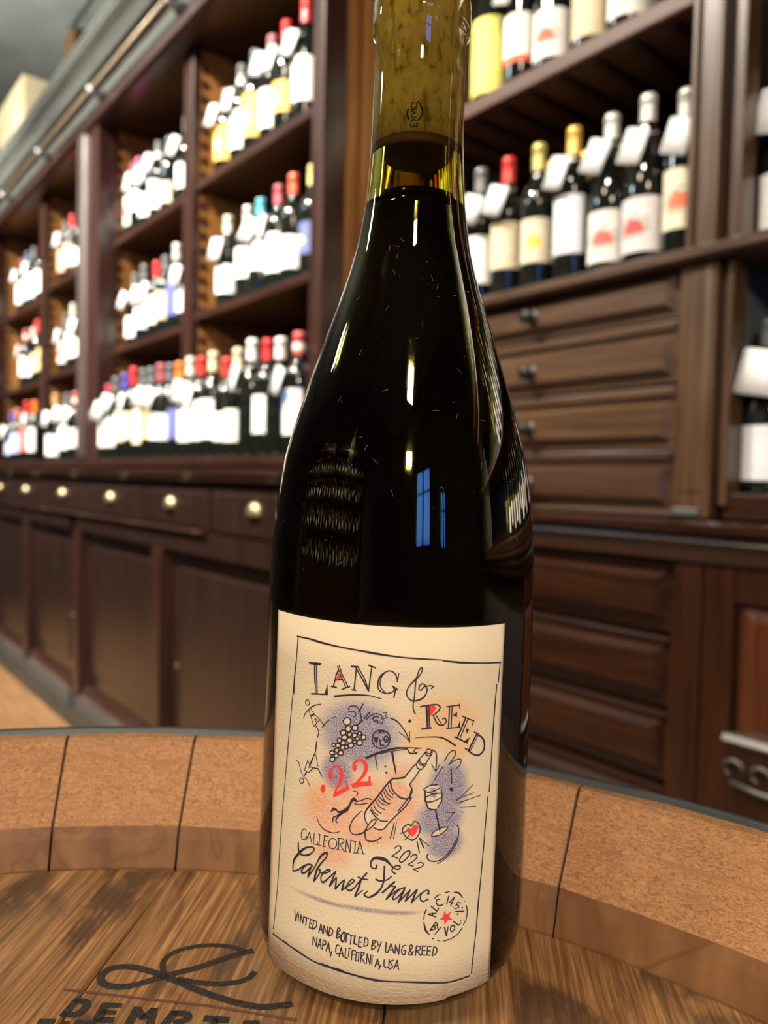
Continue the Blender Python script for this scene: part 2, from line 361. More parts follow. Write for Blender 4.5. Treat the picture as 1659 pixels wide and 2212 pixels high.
obj('moulding_board', extrude_x([(1.215, Z0-.078), (1.208, Z0-.072), (1.208, Z0-.062), (1.218, Z0-.056), (1.30, Z0-.056), (1.30, Z0-.078)], -1.482, 1.6), M_red_x, mo)
obj('moulding_bead', extrude_x([(1.228, Z0-.100), (1.222, Z0-.092), (1.228, Z0-.080), (1.30, Z0-.080), (1.30, Z0-.100)], -1.482, 1.6), M_red_x, mo)
obj('moulding_cove', extrude_x([(1.243, Z0-.128), (1.232, Z0-.102), (1.30, Z0-.102), (1.30, Z0-.128)], -1.482, 1.6), M_red_x, mo)
ld = thing('drawer_cabinet', 'lower red mahogany drawer cabinet of raised-panel drawers behind the barrel', 'cabinet')
obj('carcass', B(-1.482, -.70, 1.285, 1.63, .08, Z0-.13), M_dark, ld)
obj('stile', B(-.728, -.672, 1.25, 1.30, .08, Z0-.129, .004), M_red_z, ld)
obj('stile', B(-1.482, -1.400, 1.25, 1.30, .08, Z0-.129, .004), M_red_z, ld)
obj('plinth', B(-1.482, -.20, 1.235, 1.30, .002, .079, .004), M_red_x, ld)
for k, zt in enumerate((-.136, -.274, -.412, -.550, -.688, -.826)):
    d = obj('drawer', B(-1.398, -.730, 1.268, 1.30, Z0+zt-.125, Z0+zt, .002), M_red_x, ld)
    obj('raised_field', frustum(bmesh.new(), -1.388, -.744, Z0+zt-.110, Z0+zt-.014, 1.2679, 1.247, .016), M_red_x, d)
    obj('lip', B(-1.392, -.736, 1.258, 1.2679, Z0+zt-.009, Z0+zt-.002, .002), M_red_x, d)
    knob(d, -1.066, 1.247, Z0+zt-.058, M_brass if k > 3 else M_iron)
sc_ = thing('side_cabinet', 'dark red cabinet at the right edge with open recess above a framed door', 'cabinet')
obj('carcass', B(-.671, 1.6, 1.30, 1.63, .08, Z0-.13), M_dark, sc_)
obj('recess_edge', B(-.662, -.650, 1.262, 1.30, Z0-.03, Z0+.36, .003), M_mah_z, sc_)
obj('recess_edge', B(-.650, -.638, 1.252, 1.30, Z0-.03, Z0+.387, .003), M_umber_z, sc_)
obj('recess_side', B(-.670, -.656, 1.301, 1.638, Z0-.03, Z0+.387), plain('slate_green_side', (.075, .10, .10), .5), sc_)
obj('recess_sill', B(-.648, 1.6, 1.262, 1.638, Z0-.052, Z0-.008, .004), M_red_x, sc_)
dr = obj('door', B(-.668, -.10, 1.262, 1.30, .08, Z0-.131, .003), M_red_z, sc_)
bm = bmesh.new()
for a in ((-.668, -.615, .08, Z0-.131), (-.16, -.10, .08, Z0-.131), (-.614, -.161, Z0-.19, Z0-.131), (-.614, -.161, .08, Z0-.43)): box(bm, a[0], a[1], 1.250, 1.2615, a[2], a[3], .003)
obj('door_frame', bm, M_red_z, dr)
obj('door_panel', frustum(bmesh.new(), -.605, -.17, Z0-.421, Z0-.199, 1.2618, 1.256, .02), wood('warm_red_panel', (.03, .008, .003), (.11, .032, .010), 2, .3, .4), dr)  # panel wood a brighter red than the door frame
obj('panel_lip', extrude_x([(1.246, Z0-.428), (1.240, Z0-.421), (1.246, Z0-.412), (1.2615, Z0-.412), (1.2615, Z0-.428)], -.622, -.16), wood('worn_lip', (.05, .04, .03), (.13, .11, .09), 0, .35, .3), dr)
bm = bmesh.new()
zc = Z0-.478
tube([(-.605, 1.242, zc-.012), (-.56, 1.240, zc-.016), (-.50, 1.240, zc-.016), (-.44, 1.242, zc-.012)], .0045, 8, bm)
for j in range(4):
    xx = -.60 + j*.045
    tube([(xx + .017*math.cos(a), 1.242, zc + .012 + .014*math.sin(a)) for a in [k*.7 - .5 for k in range(8)]],   .0032, 8, bm)
obj('scrolled_pull', bm, plain('tarnished_pull', (.14, .14, .13), .45, .7), dr, True)
obj('second_recess_shelf', B(-.62, 1.6, 1.30, 1.638, Z0+.92, Z0+.95, .003), M_umber_x, sc_)
# ------------------------------------------------------------------ shelf bottles
CAPC = {'palegreen': (.55, .62, .50), 'red': (.62, .035, .035), 'cream': (.68, .60, .40), 'white': (.75, .78, .75), 'redwhite': (.60, .10, .10),
 'crimson': (.50, .04, .09), 'grey': (.13, .14, .14), 'violet': (.10, .08, .38), 'rose': (.38, .09, .11), 'orange': (.80, .20, .03), 'tan': (.48, .30, .14),
 'salmon': (.62, .22, .20), 'silver': (.62, .62, .56), 'teal': (.10, .42, .50), 'redorange': (.72, .10, .05), 'paleyellow': (.72, .66, .26), 'greyband': (.14, .15, .15),
 'roseband': (.42, .16, .18), 'pink': (.70, .14, .38), 'dusty': (.34, .16, .20), 'slate': (.12, .16, .24), 'rosewhite': (.50, .16, .18), 'dim': (.16, .17, .16),
 'goldgreen': (.55, .50, .16), 'gold': (.78, .50, .12)}
CAPN = {'palegreen': 'pale-green', 'redwhite': 'red-and-white', 'paleyellow': 'pale-yellow', 'greyband': 'grey-and-white', 'roseband': 'rose-and-white', 'redorange': 'orange-red',
 'rosewhite': 'pale-rose', 'dim': 'dim-grey', 'goldgreen': 'green-gold', 'dusty': 'dusty-pink', 'slate': 'slate-blue'}
LABC = {  # paper colour, blob colour or None, name
 'white': ((.86, .87, .84), None, 'white label'), 'yellowish': ((.80, .78, .50), None, 'yellowish label'), 'whiteorange': ((.86, .84, .80), (.62, .18, .07), 'white label edged orange'),
 'paleyellow': ((.82, .80, .60), None, 'pale yellow label'), 'tan': ((.70, .55, .26), (.45, .30, .14), 'tan label'), 'greywhite': ((.60, .62, .64), None, 'greyish label'), 'blue': ((.10, .12, .36), None, 'dark blue label'),
 'paleblue': ((.46, .55, .85), None, 'pale blue label'), 'redblue': ((.60, .14, .10), (.12, .16, .40), 'red and blue label'), 'navygold': ((.10, .13, .28), (.70, .55, .20), 'navy and gold label'),
 'navy': ((.08, .10, .34), None, 'navy label'), 'orange': ((.85, .48, .12), (.95, .75, .35), 'orange label'), 'whitered': ((.66, .64, .57), (.62, .10, .08), 'white label with red picture'),
 'whitered2': ((.62, .58, .57), (.50, .06, .06), 'greyish-white label with red picture'), 'whitered3': ((.80, .80, .72), (.55, .12, .06), 'white label with small picture'), 'creamred': ((.66, .62, .44), (.65, .14, .06), 'cream label with red spot'),
 'cream': ((.60, .51, .34), None, 'cream label'), 'creamgold': ((.58, .52, .37), (.80, .45, .08), 'cream label with gold marks'), 'lav': ((.68, .70, .76), None, 'pale grey label'), 'ring': ((.74, .76, .72), (.25, .26, .22), 'white label with round emblem'),
 'yellowfull': ((.78, .70, .16), None, 'yellow wrapping'), 'whiteredbase': ((.80, .80, .74), None, 'white label above red base'), 'whiteblue': ((.84, .86, .84), (.08, .28, .62), 'white-and-blue label'),
 'salmonlabel': ((.75, .42, .28), None, 'salmon label'), 'none': (None, None, 'no visible label')}
M_glassdark = NT('dark_bottle_glass').base((.006, .008, .006), .06, 0, 0); M_glassdark.node_tree.nodes['Principled BSDF'].inputs['IOR'].default_value = 1.55
def label_mat(k):
    nm = 'label_' + k
    if nm in MATS: return MATS[nm]
    paper, blob, _ = LABC[k]; t = NT('paper_' + k)
    tc = t.new('ShaderNodeTexCoord'); sep = t.new('ShaderNodeSeparateXYZ'); t.link(tc.outputs['UV'], sep.inputs[0]); u, v = sep.outputs[0], sep.outputs[1]
    col = paper
    # faint lines of print across the paper
    line = t.math('GREATER_THAN', t.math('SINE', t.math('MULTIPLY', v, 62)), .55)
    inn = t.math('MULTIPLY', t.math('LESS_THAN', t.math('ABSOLUTE', t.math('SUBTRACT', u, .5)), .27), t.math('GREATER_THAN', t.noise(t.coord('UV', (40, 6, 1)), 1.0, 2), .47))
    reg = t.math('ADD', t.math('GREATER_THAN', v, .74), t.math('LESS_THAN', v, .30), clamp=True)
    f = t.math('MULTIPLY', t.math('MULTIPLY', line, inn), t.math('MULTIPLY', reg, .55))
    col = t.mix(f, col, tuple(c*.35 for c in paper))
    if blob:
        wob = t.math('MULTIPLY', t.math('SUBTRACT', t.noise(t.coord('UV', (9, 9, 1)), 1.0, 3), .5), 1.6)
        du = t.math('MULTIPLY', t.math('SUBTRACT', u, .42 if k != 'whiteblue' else .55), 3.0 if k not in ('ring', 'whiteblue') else 5.5); dv = t.math('MULTIPLY', t.math('SUBTRACT', v, .46 if k != 'whiteblue' else .82), 4.4 if k not in ('ring', 'whiteblue') else 4.5)
        d = t.math('ADD', t.math('SQRT', t.math('ADD', t.math('MULTIPLY', du, du), t.math('MULTIPLY', dv, dv))), wob)
        f2 = t.math('LESS_THAN', d, .62)
        if 'red' in k: col = t.mix(t.math('MULTIPLY', t.math('MULTIPLY', t.math('LESS_THAN', d, 1.05), t.math('GREATER_THAN', t.noise(t.coord('UV', (14, 14, 1)), 1.0, 3), .46)), .6), col, (.20, .20, .19))
        if k == 'ring': f2 = t.math('MULTIPLY', f2, .6)
        col = t.mix(f2, col, blob)
    if k == 'whiteredbase': col = t.mix(t.math('LESS_THAN', v, .14), col, (.65, .12, .05))
    if k == 'whiteorange': col = t.mix(t.math('GREATER_THAN', u, .72), col, (.55, .17, .08))
    MATS[nm] = t.base(col, .75); return MATS[nm]
SHAPE = {
 'b': dict(body=[(.0005, .002), (.030, .0), (.0355, .003), (.0370, .010), (.0372, .175), (.0365, .190), (.033, .203), (.026, .214), (.019, .223), (.0155, .233), (.0145, .250), (.0142, .275)], cap=(.0148, .238), lab=(.045, .150)),
 'g': dict(body=[(.0005, .002), (.032, .0), (.039, .003), (.0410, .012), (.0412, .130), (.040, .147), (.036, .170), (.029, .195), (.0215, .218), (.0165, .238), (.0145, .256), (.0142, .275)], cap=(.0150, .243), lab=(.022, .115)),
 'c': dict(body=[(.0005, .002), (.034, .0), (.042, .004), (.0445, .014), (.0445, .150), (.043, .170), (.038, .195), (.029, .225), (.020, .250), (.0160, .270), (.0150, .275)], cap=(.0168, .225), lab=(.012, .165)),
}
MESH = {}
def mesh_of(key, make, mat):
    if key not in MESH:
        bm = make(); bmesh.ops.recalc_face_normals(bm, faces=bm.faces[:]); me = bpy.data.meshes.new(key[0] if isinstance(key, tuple) else key)
        bm.to_mesh(me); bm.free(); me.shade_smooth(); me.materials.append(mat); MESH[key] = me
    return MESH[key]
rnd = random.Random(11)
def label_patch(r, z0, z1, half):
    bm = bmesh.new(); uvl = bm.loops.layers.uv.new('UVMap'); n = 20
    rows = [[bm.verts.new((r*math.sin(-half+2*half*i/n), -r*math.cos(-half+2*half*i/n), z)) for i in range(n+1)] for z in (z0, (z0+z1)/2, z1)]
    for j in range(2):
        for i in range(n):
            f = bm.faces.new((rows[j][i], rows[j][i+1], rows[j+1][i+1], rows[j+1][i]))
            for lp, (a, b) in zip(f.loops, ((i, j), (i+1, j), (i+1, j+1), (i, j+1))): lp[uvl].uv = (a/n, b/2)
    return bm
def cap_prof(r, z0):
    return [(r*1.0, z0), (r, z0+.030), (r*.985, .286), (r*1.03, .2865), (r*1.04, .292), (r*.99, .2955), (r*.9, .2985), (r*.6, .300), (.0004, .3003)]
ORD = ['first', 'second', 'third', 'fourth', 'fifth', 'sixth', 'seventh', 'eighth', 'ninth', 'tenth', 'eleventh', 'twelfth']
M_tag = plain('tag_card', (.66, .69, .69), .45, 0, .2, .03)
M_loop = plain('elastic_loop', (.55, .56, .55), .5, 0, .2, .05)
def bottle(x, y, z, h, cap, lab, shp, label, group, turn):
    S_ = SHAPE[shp]; r = thing('wine_bottle', label, 'bottle', (x, y, z), turn, group); k = h/.30; r.scale = (1, 1, k)
    obj('bottle_glass', mesh_of(('bottle_glass', shp), lambda: lathe(S_['body'], 28), M_glassdark), None, r)
    mc = plain('capsule_' + cap, CAPC[cap], .34, .25 if cap in ('silver', 'gold', 'goldgreen') else 0, .3, .06)
    c = obj('capsule', mesh_of(('capsule', shp, cap), lambda: lathe(cap_prof(*S_['cap']), 24), mc), None, r)
    if cap in ('greyband', 'roseband', 'redwhite', 'rosewhite'):
        zb = S_['cap'][1] + (.002 if 'band' in cap else .018)
        obj('capsule_band', mesh_of(('capsule_band', shp, cap), lambda: lathe([(S_['cap'][0]+.0004, zb), (S_['cap'][0]+.0006, zb+.016)], 24), plain('capsule_white', (.80, .80, .76), .5)), None, c)
    if lab != 'none':
        z0, z1 = S_['lab']; rr = max(q[0] for q in S_['body']) + .0004
        half = 1.15 if shp != 'c' else 2.6
        lo = obj('label', mesh_of(('label', shp, lab), lambda: label_patch(rr, z0, z1, half), label_mat(lab)), None, r)
        if shp == 'b': kz = rnd.uniform(.72, 1.12); lo.scale = (1, 1, kz); lo.location.z = rnd.uniform(.0, .165 - z1*kz) if z1*kz < .165 else 0
    return r
def price_tag(x, y, z, h, label, group, yaw, tilt, drop=0, w=.044, hh=.068):
    """white card hanging from an elastic loop round the neck"""
    zt = z + h*.80 - drop
    t = thing('price_tag', label, 'tag', (x, y, zt), yaw, group)
    def card():
        bm = B(-w/2, w/2, -.0006, .0006, -hh, 0)
        es = [e for e in bm.edges if abs(e.verts[0].co.y - e.verts[1].co.y) > .001]
        bmesh.ops.bevel(bm, geom=es, offset=.005, segments=3, affect='EDGES', profile=.5); return bm
    c = obj('card', mesh_of(('card', round(w, 3), round(hh, 3)), card, M_tag), None, t, loc=(0, -.046, 0)); c.rotation_euler = (math.radians(-8), math.radians(tilt), 0)
    lp = obj('loop', mesh_of(('loop',), lambda: tube([(.019*math.sin(a), -.019*math.cos(a) - .010*(1+math.cos(a)), .012 - .012*(1+math.cos(a))) for a in (2*math.pi*i/18 for i in range(18))], .0011, 5, closed=True), M_loop), None, t)
    return t
def relax(rows, lim):
    """spread a row so that no two bottles touch, inside its bay"""
    R = [{'g': .0413, 'c': .0446, 'b': .0375}[q[5] if len(q) > 5 else 'b'] for q in rows]
    for _ in range(400):
        for i in range(len(rows)-1):
            gap = R[i] + R[i+1] + .0006; d = rows[i+1][0] - rows[i][0]
            if d < gap: rows[i][0] -= (gap-d)/2; rows[i+1][0] += (gap-d)/2
        rows[0][0] = max(rows[0][0], lim[0] + R[0]); rows[-1][0] = min(rows[-1][0], lim[1] - R[-1])
# X of each bottle, height, capsule, label, shape ('|t' = carries a tag)
ROWS = [
 ('top shelf of the nearest left bay', 1.125, .945, 'bottles on the top shelf, nearest left bay', (-2.31, -1.66), [(-2.235, .275, 'grey', 'orange', 't'), (-2.135, .310, 'greyband', 'white', 't'), (-2.045, .315, 'greyband', 'orange', ''), (-1.955, .32, 'roseband', 'white', 't'), (-1.872, .322, 'red', 'orange', 't'), (-1.775, .335, 'red', 'white', 't')]),
 ('middle shelf of the nearest left bay', 1.125, .530, 'bottles on the middle shelf, nearest left bay', (-2.31, -1.66), [(-2.215, .293, 'palegreen', 'white', 't'), (-2.088, .29, 'silver', 'white', ''), (-1.998, .286, 'teal', 'white', 't'), (-1.905, .30, 'rose', 'white', 't'), (-1.820, .305, 'redorange', 'white', ''), (-1.73, .303, 'paleyellow', 'navygold', '')]),
 ('counter under the nearest left bay', 1.0, .057, 'bottles on the counter, nearest left bay', (-2.40, -1.5535), [(-2.160, .306, 'palegreen', 'white', 't'), (-2.075, .300, 'red', 'white', 't'), (-1.990, .305, 'cream', 'white', ''), (-1.905, .280, 'red', 'white', ''), (-1.830, .297, 'cream', 'white', ''), (-1.750, .312, 'white', 'none', 't'), (-1.668, .303, 'red', 'white', ''), (-1.583, .296, 'white', 'none', ''), (-1.530, .30, 'redwhite', 'whiteblue', 't')]),
 ('top shelf of the second left bay', 1.125, .935, 'bottles on the top shelf, second left bay', (-3.07, -2.44), [(-3.04, .300, 'rose', 'whitered', ''), (-2.955, .295, 'pink', 'white', 't'), (-2.870, .290, 'dusty', 'white', 't'), (-2.780, .302, 'greyband', 'white', 't'), (-2.670, .282, 'grey', 'creamred', ''), (-2.530, .305, 'grey', 'white', 't')]),
 ('middle shelf of the second left bay', 1.125, .508, 'bottles on the middle shelf, second left bay', (-3.07, -2.44), [(-3.00, .288, 'grey', 'white', 't'), (-2.895, .300, 'grey', 'white', 't'), (-2.78, .290, 'red', 'white', 't'), (-2.695, .292, 'grey', 'cream', ''), (-2.600, .315, 'silver', 'navy', ''), (-2.515, .29, 'grey', 'white', 't')]),
 ('counter under the second left bay', 1.0, .057, 'bottles on the counter, second left bay', (-3.05, -2.236), [(-2.935, .285, 'crimson', 'white', 't'), (-2.840, .305, 'grey', 'white', 't'), (-2.755, .310, 'violet', 'yellowish', ''), (-2.660, .322, 'red', 'whiteorange', 't'), (-2.578, .308, 'grey', 'paleyellow', ''), (-2.500, .306, 'grey', 'tan', 't'), (-2.418, .31, 'rose', 'white', 't'), (-2.335, .302, 'grey', 'greywhite', ''), (-2.255, .30, 'orange', 'blue', '')]),
 ('top shelf of the third left bay', 1.125, .925, 'bottles on the top shelf, third left bay', (-4.0, -3.4), [(-3.917, .300, 'grey', 'salmonlabel', 't'), (-3.80, .304, 'red', 'cream', ''), (-3.69, .305, 'rosewhite', 'white', '')]),
 ('middle shelf of the third left bay', 1.125, .490, 'bottles on the middle shelf, third left bay', (-4.0, -3.4), [(-3.90, .285, 'grey', 'whitered', 't'), (-3.80, .32, 'palegreen', 'white', ''), (-3.68, .30, 'white', 'white', 't')]),
 ('counter under the third left bay', 1.0, .057, 'bottles on the counter, third left bay', (-3.75, -3.303), [(-3.62, .30, 'tan', 'white', 't', 'g'), (-3.455, .290, 'grey', 'white', 't'), (-3.33, .288, 'redwhite', 'white', 't')]),
 ('top shelf of the farthest left bay', 1.125, .905, 'bottles on the top shelf, farthest left bay', (-4.85, -4.2), [(-4.75, .315, 'rose', 'white', 't'), (-4.64, .33, 'slate', 'white', ''), (-4.51, .33, 'grey', 'white', 't'), (-4.345, .315, 'red', 'white', '')]),
 ('middle shelf of the farthest left bay', 1.125, .478, 'bottles on the middle shelf, farthest left bay', (-4.85, -4.2), [(-4.66, .33, 'redwhite', 'white', 't'), (-4.515, .32, 'silver', 'white', ''), (-4.41, .345, 'red', 'tan', ''), (-4.30, .33, 'redwhite', 'tan', '')]),
 ('counter under the farthest left bay', 1.0, .057, 'bottles on the counter, farthest left bay', (-4.6, -3.9), [(-4.44, .265, 'violet', 'paleblue', 't'), (-4.31, .275, 'salmon', 'paleblue', ''), (-4.12, .30, 'red', 'redblue', ''), (-3.99, .295, 'orange', 'white', 't')]),
 ('ledge above the right drawers', 1.297, .4125, 'bottles on the ledge above the drawers', (-1.45, -.7215), [(-1.275, .32, 'dim', 'ring', 't'), (-1.190, .319, 'red', 'cream', 't'), (-1.105, .322, 'goldgreen', 'creamgold', ''), (-1.010, .324, 'gold', 'lav', 't'), (-.918, .320, 'silver', 'whitered', 't', 'g'), (-.831, .325, 'silver', 'whitered2', 't', 'g'), (-.752, .305, 'silver', 'creamred', 't')]),
 ('right upper shelf', 1.305, .8725, 'bottles on the right upper shelf', (-1.45, -.73), [(-1.262, .33, 'gold', 'yellowfull', '', 'c'), (-1.172, .32, 'silver', 'whiteredbase', 't'), (-1.085, .32, 'silver', 'whitered3', 't', 'g'), (-.985, .32, 'cream', 'cream', '', 'g'), (-.898, .32, 'red', 'whitered3', 't', 'g'), (-.800, .32, 'gold', 'white', '')]),
]
for where, yy, zz, grp_, lim, rows in ROWS:
    rows = [list(q) for q in rows]; relax(rows, lim)
    for i, q in enumerate(rows):
        x, h, cap, lab, tg = q[:5]; shp = q[5] if len(q) > 5 else 'b'
        cn = CAPN.get(cap, cap); pos = ORD[i] + ' from left'
        turn = rnd.uniform(-.25, .35) + (.35 if yy > 1.2 else .25)
        bottle(x, yy + rnd.uniform(-.004, .004), Z0 + zz + .0004, h, cap, lab, shp, '%s-capped bottle with %s, %s, %s' % (cn, LABC[lab][2], pos, where.replace(' of the', ',')), grp_, turn)
        if tg:
            price_tag(x, yy, Z0 + zz, h, 'white hanging tag on the %s-capped bottle, %s, %s' % (cn, pos, where.replace(' of the', ',')), 'tags: ' + grp_, turn + rnd.uniform(-.25, .1), rnd.uniform(8, 24) if yy < 1.2 else rnd.uniform(12, 22), rnd.uniform(0, .03))
# second-row bottles seen between the front ones on the ledge
for i, (x, h, cap) in enumerate(((-1.142, .322, 'goldgreen'), (-1.052, .315, 'gold'), (-.965, .30, 'goldgreen'), (-.955, .33, 'silver'), (-.79, .345, 'red'))):
    bottle(x, 1.392 + (.09 if i in (3,) else 0), Z0 + .4129, h, cap, 'none', 'b', '%s-capped bottle in the back row on the ledge, %s from left' % (CAPN.get(cap, cap), ORD[i]), 'back-row bottles on the ledge', 0)
# right-hand recess bottles, running on past the frame edge
def rb(x, y, z, h, cap, lab, shp, label, grp_, tg=None):
    b_ = bottle(x, y, z, h, cap, lab, shp, label, grp_, .45)
    if tg: price_tag(x, y, z, h, tg, 'tags at the right edge', .30, 10, w=.066, hh=.078)
rb(-.612, 1.36, Z0+.4125, .32, 'tan', 'white', 'g', 'dark bottle with white neck tag at the right edge, upper recess', 'bottles at the right edge', 'large white tag on the bottle at the right edge, upper recess')
rb(-.612, 1.335, Z0-.0075, .30, 'grey', 'lav', 'g', 'dark bottle with large pale tag at right edge, lower recess', 'bottles at the right edge', 'large pale tag on the bottle at the right edge, lower recess')
rb(-.600, 1.53, Z0-.0075, .30, 'dim', 'none', 'b', 'dim dark bottle in shadow behind the right-edge bottle, lower recess', 'bottles at the right edge')
for k in range(10):
    for (zz_, dy) in ((.4125, 1.335), (-.0075, 1.35), (.9505, 1.37)):
        bottle(-.45 + k*.095, dy, Z0+zz_, .31, ('silver', 'red', 'gold', 'grey', 'cream')[(k + (zz_ > 0))%5], ('white', 'cream', 'lav')[k % 3], 'g' if k % 2 else 'b', 'bottle out of frame to the right, glimpsed only as a reflection', 'bottles beyond the right frame edge', .2)

# ------------------------------------------------------------------ bookcase on the far side of the room, seen only mirrored in the glass
ob = thing('bookcase', 'bookcase across the room, glimpsed only as a reflection in the bottle', 'bookcase')
obj('back_panel', B(-3.6, .6, YF+.004, YF+.02, .02, 2.9), M_dark, ob)
for z in (.9, 1.32, 1.74, 2.16, 2.6): obj('shelf', B(-3.58, .58, YF+.021, YF+.34, z-.025, z), M_mah_x, ob)
for x in (-3.6, -2.55, -1.5, -.45, .575): obj('stile', B(x, x+.03, YF+.021, YF+.35, .02, 2.9), M_mah_z, ob)
obj('base', B(-3.55, .57, YF+.021, YF+.36, .02, .87), M_mah_x, ob)
for j, z in enumerate((.9, 1.32, 1.74, 2.16)):
    for k in range(20):
        x = -3.42 + k*.2065 + rnd.uniform(-.03, .03)
        if min(abs(x - q) for q in (-3.585, -2.535, -1.485, -.435, .59)) < .06: continue
        bottle(x, YF+.20, z+.0005, .30, ('silver', 'red', 'gold', 'grey', 'cream')[(k*3+j) % 5], ('white', 'cream', 'lav', 'white')[(k+j) % 4], 'gb'[k % 2], 'bottle across the room, glimpsed only as a reflection in the large bottle', 'bottles across the room', math.pi)
HEAD_ART = """s 26 479,1954,467,1950,404,1939,349,1948,283,1969,214,1998,140,2035,66,2068,-1,2086,-50,2078,-70,2047,-55,2012,-9,1998,41,2011,84,2037,132,2064,190,2093,248,2131,303,2166,333,2180
s 20 99,2068,86,2117,105,2161,157,2191,218,2202,280,2194,311,2176
s 22 152,2040,206,2029,262,2026,315,2035,346,2054,358,2080
l 9 -149,1980,59,1957,270,1935,502,1894
l 26 -98,1939,-108,1883
s 24 -98,1939,-71,1933,-63,1914,-78,1887,-108,1883
l 30 -15,1924,-16,1869
l 20 -15,1925,24,1924
l 18 -15,1898,19,1897
l 24 -15,1868,21,1869
l 26 73,1915,70,1862
l 22 75,1914,99,1882
l 22 99,1882,116,1912
l 26 118,1913,125,1861
l 28 175,1903,164,1863
s 24 175,1903,209,1902,216,1883,190,1868
l 26 265,1888,319,1885
l 26 293,1884,287,1861
l 22 -92,1854,-97,1805
l 22 -65,1856,-25,1855
l 24 370,1875,402,1877
l 24 -159,1855,-127,1856"""
